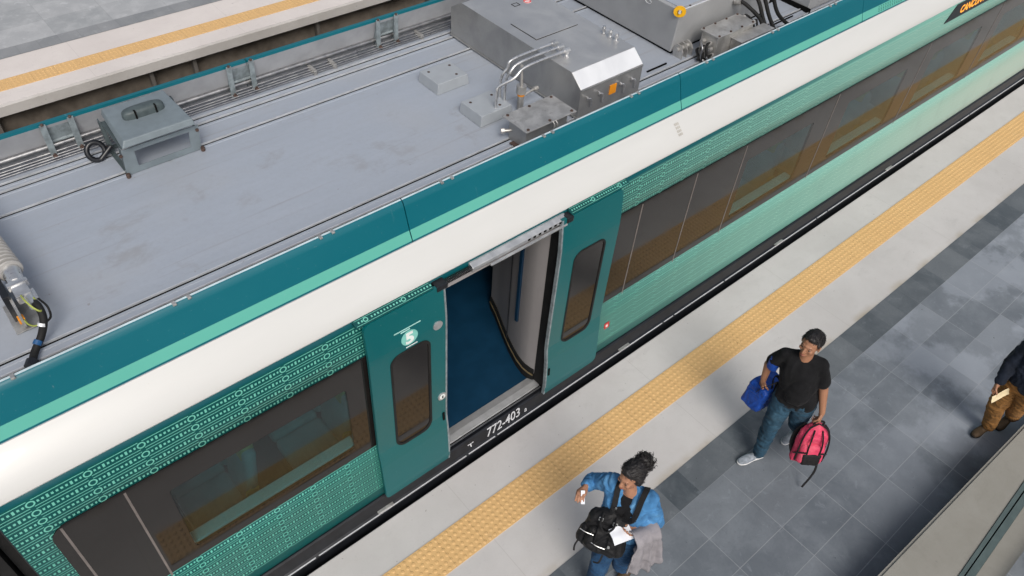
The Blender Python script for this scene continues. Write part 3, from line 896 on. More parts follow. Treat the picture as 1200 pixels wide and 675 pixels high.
# conduits along the far cowl and their clamps
for k, (y, z, r) in enumerate(((2.805, 2.765, .020), (2.765, 2.735, .009), (2.735, 2.725, .008), (2.705, 2.722, .008), (2.675, 2.720, .006))):
    G().tube([(XA, y, z), (XB, y, z)], r, seg=8).build('conduit', M['tube'], train, 60)
g = G()
for x in [-3.0, -1.55, -.15, 1.2 - 1.45 + .3, 1.0, 2.2]:
    g.box((x - .015, 2.66, 2.69), (x + .015, 2.785, 2.748), bev=.003)
g.split('conduit_clamp', M['steel_dirty'], train)
# cowl brackets: pairs of fins with a web and rusty feet
for xc in (-2.235, -.785, .665, 2.115):
    g = G()
    for q in (-1, 1):
        x = xc + q * .098
        g.prism([(2.755, 2.712), (2.83, 2.712), (2.832, 2.76), (2.772, 2.955), (2.752, 2.985), (2.738, 2.985)], x - .004, x + .004)
        g.prism([(2.748, 2.725), (2.755, 2.725), (2.739, 2.990), (2.732, 2.990)], x - .022, x + .022)
        g.box((x - .026, 2.71, 2.714), (x + .026, 2.80, 2.722))
    g.cyl((xc - .098, 2.80, 2.80), (xc + .098, 2.80, 2.80), .012)
    g.prism([(2.812, 2.78), (2.818, 2.78), (2.772, 2.955), (2.766, 2.955)], xc - .097, xc + .097)
    br = g.build('cowl_bracket', M['bracket'], train)
    g = G()
    for q in (-1, 1):
        x = xc + q * .098
        g.box((x - .016, 2.70, 2.712), (x + .016, 2.735, 2.735), bev=.004); g.cyl((x, 2.718, 2.735), (x, 2.718, 2.748), .009, seg=8)
        g.cyl((x, 2.735, 2.985), (x, 2.735, 3.000), .012, seg=6)
    g.split('bracket_foot', M['rusty'], br)

# ---- large stainless cabinet
def bolts(pts, r, h, mat, name, parent, seg=8):
    g = G()
    for p in pts: g.cyl(p, (p[0], p[1], p[2] + h), r, seg=seg)
    return g.split(name, mat, parent)
cx0, cx1 = 1.265, 2.02
P1 = [(.785, 2.725), (.785, 2.995), (.915, 3.10), (2.40, 3.10), (2.56, 3.0), (2.56, 2.725)]
g = G().prism(P1, cx0, cx1, bev=.004)
for k, f in enumerate(g.f):
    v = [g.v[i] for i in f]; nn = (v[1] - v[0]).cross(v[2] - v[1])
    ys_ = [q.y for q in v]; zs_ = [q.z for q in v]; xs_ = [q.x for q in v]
    if max(zs_) > 3.05 and min(zs_) < 3.02 and max(ys_) < .95 and max(xs_) - min(xs_) > .3: g.i[k] = 1  # sloping near face: brighter steel paints in the sky highlight
    elif max(xs_) - min(xs_) < .01 or max(ys_) < .80: g.i[k] = 2  # upright sides: darker copy of the steel, shade put into the colour
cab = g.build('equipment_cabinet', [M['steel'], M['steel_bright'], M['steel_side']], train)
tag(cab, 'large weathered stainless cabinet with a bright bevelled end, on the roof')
g = G().box((1.385, 1.49, 3.101), (1.875, 1.83, 3.107), bev=.002)
ht = g.build('access_hatch', M['steel'], cab)
g = G().box((1.380, 1.485, 3.1002), (1.880, 1.835, 3.1012)); g.build('hatch_gap', M['slot'], cab)
g = G(); g.box((cx0 + .004, .775, 2.985), (cx1 - .004, .784, 2.991)); g.box((cx0 - .012, .77, 2.722), (cx1 + .012, 2.57, 2.730)); g.split('lap_seam', M['steel_side'], cab)
# warning label on the top: rectangle outline and a struck-out ring
g = G()
for a, b_, c, d in ((1.63, 2.07, 1.70, 2.075), (1.63, 2.12, 1.70, 2.125), (1.63, 2.07, 1.637, 2.125), (1.693, 2.07, 1.70, 2.125)):
    g.box((a, b_, 3.1005), (c, d, 3.102))
g.build('label_outline', M['slot'], cab)
lb = G().cyl((1.80, 2.09, 3.1005), (1.80, 2.09, 3.102), .040, seg=20).build('round_label', M['print_white'], cab)
g = G()
rr = [(1.80 + .034 * math.cos(a * .3142), 2.09 + .034 * math.sin(a * .3142), 3.103) for a in range(21)]
g.tube(rr, .004, seg=5, caps=False); g.tube([(1.776, 2.114, 3.103), (1.824, 2.066, 3.103)], .004, seg=5)
g.build('label_ring', M['red'], cab)
# latches on the end face
for x in (1.36, 1.50, 1.76, 1.90):
    g = G(); g.tube(spline([(x - .02, .765, 2.90), (x - .005, .750, 2.905), (x + .012, .748, 2.88), (x + .018, .755, 2.83), (x + .03, .765, 2.81)], 4), .007, seg=6)
    g.box((x - .025, .765, 2.885), (x - .01, .784, 2.915), bev=.003)
    g.build('latch', M['tube_bright'], cab, 50)
g = G().box((1.62, .778, 2.83), (1.70, .784, 2.92)); g.build('orange_label', M['orange'], cab)
def fitting(p, h=.06, parent=None, r=.018):
    g = G(); x, y, z = p
    g.cyl((x, y, z), (x, y, z + .012), r * 1.35, seg=6); g.cyl((x, y, z + .012), (x, y, z + h * .6), r * .7, seg=12)
    g.cyl((x, y, z + h * .45), (x, y, z + h * .75), r * 1.1, seg=6); g.cyl((x, y, z + h * .75), (x, y, z + h), r * .8, seg=12)
    return g
for y in (1.235, 1.155, 1.08): fitting((1.955, y, 3.10), .075).build('fitting', M['tube_bright'], cab)
# pipes from the cabinet top arching down to the roof
for k, (y, xd, ylow) in enumerate(((1.285, .90, 1.32), (1.21, .86, 1.26), (1.13, .84, 1.19))):
    pts = [(1.405, y, 3.10), (1.405, y, 3.135), (1.39, y, 3.155), (1.30, y, 3.16), (1.05, y + .005, 3.155), (.92, y + .012, 3.135), (xd, y + .015, 3.08)]
    tail = [(.85, ylow, 2.98), (.85, ylow, 2.72)] if k < 2 else [(.74, 1.215, 3.0), (.72, 1.215, 2.94), (.715, 1.215, 2.72)]
    g = G(); g.tube(spline(pts + tail, 5), .0125, seg=10)
    pi = g.build('pipe', M['tube_bright'], train, 60)
    f = fitting((1.405, y, 3.10), .06); f.cyl((1.37, y, 3.157), (1.43, y, 3.157), .022, seg=8); f.build('pipe_fitting', M['tube_bright'], pi, 30)
g = G(); g.cyl((.96, 1.18, 2.71), (.96, 1.18, 2.86), .028); g.cyl((.96, 1.18, 2.885), (.96, 1.18, 2.955), .042, seg=20); g.cyl((.96, 1.18, 2.955), (.965, 1.20, 3.13), .013)
g.tube(spline([(.985, 1.18, 2.84), (1.05, 1.19, 2.85), (1.14, 1.20, 2.85)], 4), .012); g.cyl((1.12, 1.197, 2.85), (1.165, 1.20, 2.85), .022, seg=6)
fl = g.build('filter', M['steel_dirty'], train, 45)
G().cyl((.96, 1.18, 2.86), (.96, 1.18, 2.885), .031).build('orange_band', M['orange'], fl)

# junction box with bolted lid
g = G(); g.prism([(.615, .715), (1.065, .715), (1.065, .925), (.615, .925)], 2.70, 2.915, axis='z', bev=.004)
jb = g.build('junction_box', M['steel_side'], train)
g = G(); g.box((.565, .655, 2.918), (1.105, .955, 2.93), bev=.004); ld = g.build('lid', M['steel_dirty'], jb)
g = G()
for x in (.60, .83, 1.07):
    for y in (.68, .93): g.cyl((x, y, 2.93), (x, y, 2.936), .013, seg=10)
g.split('lid_bolt', M['rusty'], ld)
g = G(); g.cyl((.56, .93, 2.80), (.62, .90, 2.80), .016); g.cyl((.545, .94, 2.80), (.57, .925, 2.80), .022, seg=6); g.cyl((.55, .70, 2.735), (.62, .76, 2.735), .02)
for x in (.84, .87): g.tube(spline([(x, .66, 2.93), (x + .01, .64, 2.90), (x + .005, .65, 2.84)], 3), .006, seg=6)
g.split('cable_gland', M['steel_dirty'], jb)
G().box((.57, .69, 2.715), (.70, .86, 2.722), bev=.002).build('foot_plate', M['rusty'], jb)

# two small grey cover boxes with sloping sides
def cover(xa, xb, ya, yb):
    bm = bmesh.new(); zb, zt = 2.712, 2.812
    i = .014
    lo = [(xa, ya), (xb, ya), (xb, yb), (xa, yb)]; hi = [(xa + i, ya + i * .6), (xb - i, ya + i * .6), (xb - i, yb - i), (xa + i, yb - i)]
    a = [bm.verts.new((*p, zb)) for p in lo]; c = [bm.verts.new((*p, zt)) for p in hi]
    bm.faces.new(a[::-1]); bm.faces.new(c)
    for k in range(4): bm.faces.new((a[k], a[(k + 1) % 4], c[(k + 1) % 4], c[k]))
    bmesh.ops.bevel(bm, geom=bm.edges[:], offset=.006, segments=2, profile=.5, affect='EDGES')
    g = G(); g.bm(bm); o = g.build('cover_box', M['cover'], train)
    bolts([(xa + .07, yb - .07, zt), (xb - .06, yb - .08, zt), (xb - .10, ya + .06, zt)], .013, .002, M['rusty'], 'screw', o)
    gg = G().box((xa + .008, ya + .008, 2.700), (xb - .008, yb - .008, 2.714)); gg.build('base_gap', M['slot'], o)
    return o
tag(cover(.52, .87, 1.765, 2.06), 'small grey cover box on the roof, farther from the white pipes')
tag(cover(.52, .87, 1.165, 1.465), 'small grey cover box on the roof, at the foot of the pipes')

# second, painted unit
g = G(); bm = bmesh.new()
lo = [(2.78, 1.08), (4.30, 1.08), (4.30, 2.60), (2.78, 2.60)]; hi = [(2.74, 1.03), (4.30, 1.03), (4.30, 2.60), (2.74, 2.60)]
a = [bm.verts.new((*p, 2.735)) for p in lo]; c = [bm.verts.new((*p, 3.18)) for p in hi]
bm.faces.new(a[::-1]); bm.faces.new(c)
for k in range(4): bm.faces.new((a[k], a[(k + 1) % 4], c[(k + 1) % 4], c[k]))
bmesh.ops.bevel(bm, geom=bm.edges[:], offset=.008, segments=2, profile=.5, affect='EDGES')
g.bm(bm)
un = g.build('cooling_unit', M['unit'], train)
tag(un, 'large smooth grey unit with a yellow lifting eye, on the roof')
G().box((2.80, 1.09, 2.70), (4.28, 2.58, 2.738)).build('base_gap', M['slot'], un)
G().box((2.785, 1.075, 3.181), (4.26, 2.55, 3.187), bev=.002).build('top_plate', M['roof'], un)
g = G().box((2.742, 1.034, 3.172), (4.30, 1.045, 3.183)); g.build('top_seam', M['steel_bright'], un)
bolts([(2.9 + k * .22, 1.055, 3.181) for k in range(6)], .010, .006, M['rusty'], 'bolt', un)
# lifting eye
g = G(); ring = []
c0 = Vector((2.745, 1.045, 3.17))
bm = bmesh.new()
n = 20
d1 = Vector((.6, -.75, .0)).normalized(); d2 = Vector((0, 0, 1)); nn = d1.cross(d2)
vs = []; fs = []
for s in (-.010, .010):
    for rad_ in (.052, .020):
        for k in range(n):
            aa = 2 * math.pi * k / n
            vs.append(c0 + d1 * math.cos(aa) * rad_ * 1.1 + d2 * (math.sin(aa) * rad_ - .0) + nn * s)
for k in range(n):
    j = (k + 1) % n
    fs += [[k, j, n + j, n + k], [2 * n + k, 2 * n + j, 3 * n + j, 3 * n + k], [k, j, 2 * n + j, 2 * n + k], [n + k, n + j, 3 * n + j, 3 * n + k]]
g.add(vs, fs); g.build('lifting_eye', M['yell_eye'], un, 40)
g = G(); g.cyl(c0 + nn * -.03, c0 + nn * .03, .012); g.build('eye_pin', M['steel_bright'], un)
# faint emblem near top of its side
g = G(); rr = [(2.742 - .002, 1.42 + .035 * math.cos(a * .3142), 3.12 + .018 * math.sin(a * .3142)) for a in range(21)]
g.tube(rr, .0025, seg=4, caps=False); g.build('maker_plate', M['steel_bright'], un)
# clevis lugs at the foot
g = G()
for d in (0, .07, .14):
    g.prism([(.95, 2.70), (1.06, 2.70), (1.07, 2.80), (1.03, 2.84), (.98, 2.83), (.95, 2.78)], 2.80 + d, 2.815 + d)
g.cyl((2.77, 1.01, 2.79), (2.98, 1.01, 2.79), .022)
g.split('mounting_lug', M['steel_dirty'], un)
g = G()
for x in (2.45, 2.55): pass
g.box((2.35, .97, 2.712), (2.62, .985, 2.722)); g.box((2.10, .93, 2.712), (2.18, .94, 2.72))
g.box((3.62, .86, 2.712), (4.5, .872, 2.722)); g.box((3.9, 1.2, 2.70), (4.6, 1.22, 2.74)); g.box((3.9, 1.28, 2.70), (4.6, 1.29, 2.74))
g.split('roof_channel', M['slot'], train)

# dirty connection box with cables
g = G(); g.box((3.02, .745, 2.70), (3.56, .935, 2.955), bev=.004)
cb = g.build('connection_box', M['steel_dirty'], train)
tag(cb, 'dirty stainless connection box bristling with cables')
G().box((3.0, .73, 2.957), (3.575, .95, 2.968), bev=.003).build('lid', M['steel_dirty'], cb)
g = G()
for x in (3.03, 3.2, 3.37, 3.54):
    for y in (.745, .935): g.cyl((x, y, 2.968), (x, y, 2.978), .011, seg=8)
g.split('lid_bolt', M['rusty'], cb)
g = G(); g.box((3.24, .63, 2.70), (3.72, .742, 2.90), bev=.004); g.box((3.22, .61, 2.90), (3.74, .742, 2.908), bev=.002)
g.build('front_step', M['steel_dirty'], cb)
random.seed(3)
for k in range(7):
    x = 2.995; y = .76 + .025 * k; z = 2.78 + .05 * (k % 3)
    c = G(); c.tube(spline([(x + .03, y, z), (x - .05, y - .01, z + .01), (x - .10, y - .03 - .01 * k, z - .02), (x - .07, y - .09, 2.735), (x + .05 * k - .06, .62 + .012 * k, 2.725)], 5), .010 if k % 2 else .013, seg=8)
    o = c.build('cable', M['tube'] if k % 2 else M['rubber'], cb, 60)
    c = G(); c.cyl((x + .02, y, z), (x - .03, y, z), .02, seg=8); c.build('gland', M['steel_dirty'], o)
for k in range(5):
    x = 3.56; y = .78 + .04 * k; z = 2.92 - .04 * (k % 3)
    e = [(x, y, z), (x + .08, y, z + .03), (x + .12, y - .02 * k, z - .02), (x + .10, y - .08, 2.80), (x + .14, .66 + .02 * k, 2.73)]
    c = G(); c.tube(spline(e, 5), .011, seg=8); o = c.build('cable', M['rubber'], cb, 60)
    c = G(); c.cyl((x - .01, y, z), (x + .06, y, z + .02), .02, seg=8); c.build('gland', M['steel_dirty'], o)
# heavy black hoses from the unit's end over to the rim
for k, (x, y, z, xe) in enumerate(((3.70, 1.03, 3.10, 3.72), (3.78, 1.03, 3.12, 3.85), (3.90, 1.03, 3.14, 4.10), (3.60, 1.03, 3.04, 3.63))):
    c = G(); c.tube(spline([(x, y + .03, z), (x + .02, y - .05, z + .02), (x + .06, y - .14, z - .02), (x + .10 + .02 * k, y - .24, 2.90), (xe + .10, .68, 2.76), (xe + .22, .57, 2.74)], 6), .019, seg=10)
    o = c.build('hose', M['rubber'], un, 60)
    c = G(); c.cyl((x, y + .005, z), (x + .01, y - .055, z + .02), .032, seg=12); c.build('hose_collar', M['steel_dirty'], o)
# third unit, only its end in view
g = G().prism([(.84, 2.72), (.84, 3.02), (.90, 3.08), (2.5, 3.08), (2.56, 3.02), (2.56, 2.72)], 4.72, 6.6, bev=.006)
u3 = g.build('roof_unit', M['unit'], train)
G().box((4.705, .80, 2.70), (4.715, 2.5, 2.76)).build('base_gap', M['slot'], u3)

# ---- grey aerial housing on its bracket, left on the roof
ped = thing_part = None
zt = 3.03
g = G()
# folded top cover: top plate with down-turned front lip and sloping left side
xs0, xs1, y0, y1 = -1.975, -1.45, 2.15, 2.64
bm = bmesh.new()
pts_t = [(xs0 + .02, y0), (xs1, y0), (xs1 - .015, y1), (xs0 + .045, y1)]
a = [bm.verts.new((*p, zt)) for p in pts_t]
lo_ = [(xs0 - .01, y0 - .018), (xs1 + .012, y0 - .018), (xs1 + .01, y1 + .01), (xs0 + .03, y1 + .01)]
c = [bm.verts.new((*p, zt - .05)) for p in lo_]
bm.faces.new(a); bm.faces.new(c[::-1])
for k in range(4): bm.faces.new((a[k], a[(k + 1) % 4], c[(k + 1) % 4], c[k]))
bmesh.ops.recalc_face_normals(bm, faces=bm.faces)
bmesh.ops.bevel(bm, geom=bm.edges[:], offset=.008, segments=2, profile=.5, affect='EDGES')
g.bm(bm)
hs = g.build('aerial_housing', M['ped'], train)
tag(hs, 'grey-blue aerial housing with a humped top on an open bracket')
# hump
bm = bmesh.new(); bmesh.ops.create_uvsphere(bm, u_segments=24, v_segments=12, radius=1)
for v in bm.verts:
    v.co.x = math.copysign(abs(v.co.x) ** .55, v.co.x) * .155; v.co.y = math.copysign(abs(v.co.y) ** .7, v.co.y) * .052; v.co.z = math.copysign(abs(v.co.z) ** .45, v.co.z) * .055
    v.co += Vector((-1.70, 2.42, zt + .01))
g = G(); g.bm(bm); hp = g.build('hump', M['ped_dark'], hs, 60)
g = G(); g.box((-1.775, 2.363, zt), (-1.763, 2.42, zt + .062)); g.box((-1.625, 2.363, zt), (-1.613, 2.42, zt + .062)); g.split('hump_slot', M['slot'], hp)
# bracket frame: front plate with window, end plates, cross ties
def XZ(yc):
    return lambda x, z, o=0: Vector((x, yc - o, z))
plate('front_frame', [(-2.0, 2.715), (-1.425, 2.715), (-1.405, 2.93), (-1.985, 2.93)], [[(-1.90, 2.765), (-1.50, 2.765), (-1.485, 2.895), (-1.90, 2.895)]], 0, .006, M['ped'], hs, XZ(2.205))
g = G()
for x in (-1.985, -1.43): 
    g.prism([(2.20, 2.715), (2.28, 2.715), (2.24, 2.93), (2.20, 2.93)], x - .004, x + .004)
    g.prism([(2.56, 2.715), (2.62, 2.715), (2.62, 2.975), (2.56, 2.975)], x - .004, x + .004)
g.box((-2.0, 2.58, 2.715), (-1.42, 2.60, 2.74)); g.box((-1.98, 2.20, 2.94), (-1.44, 2.6, 2.955))
g.add([(-2.0, 2.52, 2.722), (-1.965, 2.52, 2.722), (-1.965, 2.205, 2.722), (-2.0, 2.205, 2.722), (-1.99, 2.56, 2.96), (-1.97, 2.56, 2.96)], [[0, 1, 2, 3], [0, 1, 5, 4]])
g.build('bracket', M['ped_dark'], hs)
g = G()
for x in (-1.998, -1.422):
    for y in (2.175, 2.60): g.cyl((x, y, 2.712), (x, y, 2.745), .016, seg=6)
    g.cyl((x, 2.19, 2.89), (x, 2.20, 2.89), .014, seg=6)
g.split('bracket_bolt', M['rusty'], hs)
g = G(); g.tube([(-2.09 + .062 * math.cos(a * .35), 2.52 + .03 * math.sin(a * .35), 2.785 + .060 * math.sin(a * .35)) for a in range(-2, 15)] + [(-1.98, 2.50, 2.80)], .020, seg=10)
g.build('coax_cable', M['black'], hs, 60)

# ---- ribbed insulator with its cable end, far left on the roof
g = G(); axis0 = Vector((-2.965, 1.36, 2.935)); axis1 = Vector((-3.03, 2.25, 2.96)); nR = 24
pts = []; rr = []
for k in range(nR):
    for f, r in ((0, .040), (.50, .040), (.56, .072), (.74, .076), (.80, .042)):
        t = (k + f) / nR; pts.append(axis0.lerp(axis1, t)); rr.append(r)
g.tube(pts, rr, seg=28)
M['ceramic'] = plain('grey_porcelain', (.36, .35, .335), .35, 0, .5, .2, .08, 12)
ins = g.build('insulator', M['ceramic'], train, 25)
tag(ins, 'ribbed pale grey insulator lying along the roof at its left edge')
g = G(); g.tube([axis0 + Vector((0, .02, 0)), (-2.967, 1.30, 2.932), (-2.968, 1.26, 2.93)], [.052, .048, .04], seg=20)
g.box((-3.01, 1.10, 2.90), (-2.925, 1.30, 2.965), bev=.008); g.box((-3.025, 1.20, 2.93), (-2.91, 1.24, 2.975), bev=.006)
g.box((-2.93, 1.06, 2.895), (-2.905, 1.16, 2.94), bev=.004)
g.cyl((-2.95, 1.10, 2.93), (-2.945, 1.02, 2.925), .03, seg=10)
g.build('terminal', M['tube_bright'], ins, 40)
g = G(); g.box((-3.075, 1.18, 2.72), (-3.035, 1.52, 2.93), bev=.003); g.build('side_plate', M['black'], ins)
g = G(); g.box((-3.10, 1.08, 2.716), (-2.93, 1.36, 2.724), bev=.002); g.prism([(1.02, 2.90), (1.20, 2.90), (1.20, 2.724), (1.10, 2.724), (1.0, 2.82)], -3.045, -3.03)
g.build('foot_plate', M['steel_dirty'], ins)
g = G(); g.tube(spline([(-2.945, 1.06, 2.93), (-2.93, .99, 2.93), (-2.94, .93, 2.88), (-2.99, .90, 2.80), (-3.06, .85, 2.75), (-3.10, .78, 2.74)], 6), .022, seg=12)
hz = g.build('cable_hose', M['rubber'], ins, 60)
G().tube([(-3.015, .885, 2.787), (-3.035, .87, 2.775)], .0245, seg=12).build('blue_tape', M['wire_blue'], hz)
G().tube([(-2.952, .925, 2.865), (-2.962, .918, 2.85)], .0255, seg=12).build('hose_clip', M['steel_bright'], hz)
g = G(); g.cyl((-3.09, .80, 2.74), (-3.115, .765, 2.735), .036, seg=12); g.build('hose_end', M['black'], hz)
g = G(); g.tube(spline([(-2.98, 1.10, 2.965), (-2.975, 1.02, 2.985), (-2.955, .96, 2.96), (-2.93, .95, 2.93), (-2.92, 1.0, 2.93), (-2.93, 1.06, 2.95)], 5), .006, seg=6)
g.tube(spline([(-3.03, 1.05, 2.86), (-3.02, .98, 2.85), (-2.99, .94, 2.85), (-2.95, .93, 2.87)], 5), .006, seg=6)
g.build('earth_wire', M['wire_yel'], ins, 60)
g = G(); g.box((-3.055, 1.02, 2.83), (-3.02, 1.06, 2.87), bev=.003); g.build('orange_tag', M['orange'], ins)
g = G(); g.tube(spline([(-2.91, 1.06, 2.93), (-2.89, .98, 2.92), (-2.90, .93, 2.88), (-2.94, .92, 2.86)], 5), .007, seg=6); g.build('black_wire', M['rubber'], ins, 60)

# ---- destination display
def para(x0, z0, x1, z1, sk): return [(x0, z0), (x1, z0), (x1 + sk, z1), (x0 + sk, z1)]
dd = plate('destination_display', [(6.88, 2.24), (8.75, 2.24), (8.75, 2.425), (7.08, 2.425)], [], .001, .010, M['black'], train)
text_mesh('CANCUN-AEROPUERTO', .13, lambda x, y: S(x + 7.93, y + 2.285, .012), M['amber'], 'display_text', dd, bold=.004)

# ---- gangway bellows and the end of the next car at the far left
g = G()
for k in range(9):
    x = XA - .02 - k * .075
    o_ = .0 if k % 2 else .05
    g.prism([(.24 + o_, -.2), (.24 + o_, 2.2), (.42 + o_, 2.52 - o_), (.8, 2.6 - o_), (2.47, 2.6 - o_), (2.85 - o_, 2.52 - o_), (3.03 - o_, 2.2), (3.03 - o_, -.2)], x - .06, x)
g.build('gangway_bellows', M['rubber'], train)
g = G().prism([(.20, -.2), (.20, 2.36), (.40, 2.66), (2.87, 2.66), (3.07, 2.36), (3.07, -.2)], XA - .012, XA - .002)
g.build('end_wall', M['black'], train)
g = G().prism([(2.99, .16), (3.14, .16), (3.07, 2.43), (2.95, 2.43)], XA, XB)
g.build('far_side_panel', M['door'], train)
g = G().box((XA, .12, -.6), (XB, 3.1, .0)); g.build('underframe', M['black'], train)

# ------------------------------------------------------------------ people
_sph = []
def fib(n):
    pts = []
    for k in range(n):
        z = 1 - 2 * (k + .5) / n; r = math.sqrt(1 - z * z); a = math.pi * (3 - math.sqrt(5)) * k
        pts.append(Vector((r * math.cos(a), r * math.sin(a), z)))
    return pts
SP = fib(90); SPs = fib(42)
def hull(items, small=False):
    """items: (centre, radius | (rx,ry,rz), [rotation matrix]) -> one convex lump"""
    bm = bmesh.new()
    for it in items:
        c = Vector(it[0]); r = it[1]; rot = it[2] if len(it) > 2 else None
        for p in (SPs if small else SP):
            q = Vector((p.x * r[0], p.y * r[1], p.z * r[2])) if isinstance(r, (tuple, list)) else p * r
            if rot is not None: q = rot @ q
            bm.verts.new(c + q)
    res = bmesh.ops.convex_hull(bm, input=bm.verts)
    junk = [e for e in res['geom_interior'] if isinstance(e, bmesh.types.BMVert)]
    bmesh.ops.delete(bm, geom=list(set(junk)), context='VERTS')
    bmesh.ops.recalc_face_normals(bm, faces=bm.faces)
    return bm
def shrink(L, d=.014):
    return [[(it[0], (tuple(max(.02, x - d) for x in it[1]) if isinstance(it[1], tuple) else max(.02, it[1] - d)), *it[2:]) for it in l] for l in L]
def organic(name, lumps, mat, parent, voxel=.008, smooth=4, wr=0, wsc=12, stretch=(1, 1, 1), small=()):
    g = G()
    for k, L in enumerate(lumps):
        g.bm(hull(L, small=(isinstance(L, tuple))))
    me = bpy.data.meshes.new('tmp'); me.from_pydata([tuple(v) for v in g.v], [], g.f); me.update()
    o = bpy.data.objects.new('tmp', me); col.objects.link(o)
    m = o.modifiers.new('r', 'REMESH'); m.mode = 'VOXEL'; m.voxel_size = voxel; m.use_smooth_shade = True
    if smooth:
        s = o.modifiers.new('s', 'SMOOTH'); s.factor = .5; s.iterations = smooth
    dg = bpy.context.evaluated_depsgraph_get()
    m2 = bpy.data.meshes.new_from_object(o.evaluated_get(dg))
    bpy.data.objects.remove(o); bpy.data.meshes.remove(me)
    if wr:
        cos = [v.co.copy() for v in m2.vertices]; ns = [v.normal.copy() for v in m2.vertices]
        for v, c, n in zip(m2.vertices, cos, ns):
            q = Vector((c.x * stretch[0], c.y * stretch[1], c.z * stretch[2])) * wsc
            q2 = q + noise.noise_vector(q * .6) * .9
            h = 1 - 2 * abs(noise.noise(q2)) + .5 * noise.noise(q2 * 2.3)
            v.co = c + n * (h * .55 - .12) * wr
    org = WL[parent]
    for v in m2.vertices: v.co -= org
    m2.materials.clear(); m2.materials.append(mat)
    for p in m2.polygons: p.use_smooth = True; p.material_index = 0
    m2.name = name
    ob = bpy.data.objects.new(name, m2); link(ob, parent); WL[ob] = org
    return ob
V = Vector
def limb(a, ra, b, rb): return [(a, ra), (b, rb)]

def frame(fwd, up):
    f = V(fwd).normalized(); u = V(up); u = (u - f * u.dot(f)).normalized(); l = u.cross(f)   # l = the person's left
    return f, l, u
def head_lumps(c, f, l, u, s=1.0):
    """c = centre of the skull at eye height"""
    rot = Matrix((f, l, u)).transposed()
    P = lambda a, b, d: c + (f * a + l * b + u * d) * s
    L = []
    L.append([(P(-.012, 0, .028), (.097 * s, .075 * s, .088 * s), rot)])
    L.append([(P(.030, 0, .0), (.062 * s, .064 * s, .060 * s), rot), (P(.055, 0, -.088), (.026 * s, .024 * s, .020 * s), rot), (P(.01, .042, -.062), .020 * s), (P(.01, -.042, -.062), .020 * s)])
    L.append([(P(.080, 0, .016), .010 * s), (P(.104, 0, -.030), .0125 * s)])                           # nose
    L.append([(P(.096, .012, -.033), .008 * s), (P(.096, -.012, -.033), .008 * s)])
    L.append([(P(.074, .032, .022), .012 * s), (P(.082, 0, .026), .012 * s), (P(.074, -.032, .022), .012 * s)])   # brow
    L.append([(P(.066, .040, -.018), .020 * s)]); L.append([(P(.066, -.040, -.018), .020 * s)])                     # cheeks
    L.append([(P(.078, .018, -.058), .008 * s), (P(.086, 0, -.056), .009 * s), (P(.078, -.018, -.058), .008 * s)])  # lips
    L.append([(P(.076, .015, -.068), .008 * s), (P(.082, 0, -.068), .009 * s), (P(.076, -.015, -.068), .008 * s)])
    for q in (1, -1):
        L.append([(P(-.008, .078 * q, .018), (.016 * s, .007 * s, .016 * s), rot), (P(-.004, .076 * q, -.022), (.010 * s, .006 * s, .010 * s), rot)])
    return L
def face_parts(c, f, l, u, person, s=1.0, brow=None, lipc=None):
    P = lambda a, b, d: c + (f * a + l * b + u * d) * s
    for q in (1, -1):
        g = G(); bm = bmesh.new(); bmesh.ops.create_icosphere(bm, subdivisions=2, radius=.0115 * s)
        for v in bm.verts: v.co += P(.0725, .031 * q, .0)
        g.bm(bm); e = g.build('eye', M['eye_white'], person, 90)
        g = G(); bm = bmesh.new(); bmesh.ops.create_icosphere(bm, subdivisions=2, radius=.0065 * s)
        for v in bm.verts: v.co += P(.0795, .031 * q, -.001)
        g.bm(bm); g.build('iris', M['iris'], e, 90)
        g = G(); g.tube([P(.078, .014 * q, .020), P(.083, .030 * q, .026), P(.072, .048 * q, .021)], [.003 * s, .0042 * s, .002 * s], seg=6)
        g.build('eyebrow', M['hair_black'], person, 60)
        g = G(); g.tube([P(.0835, .019 * q, .004), P(.0865, .031 * q, .0085), P(.079, .044 * q, .003)], .0022 * s, seg=5); g.build('eyelid', M['hair_black'], person, 60)
    g = G(); g.tube([P(.087, .020, -.063), P(.0965, .006, -.061), P(.0965, -.006, -.061), P(.087, -.020, -.063)], [.003 * s, .0065 * s, .0065 * s, .003 * s], seg=8)
    g.build('lips', M['lips'], person, 60)
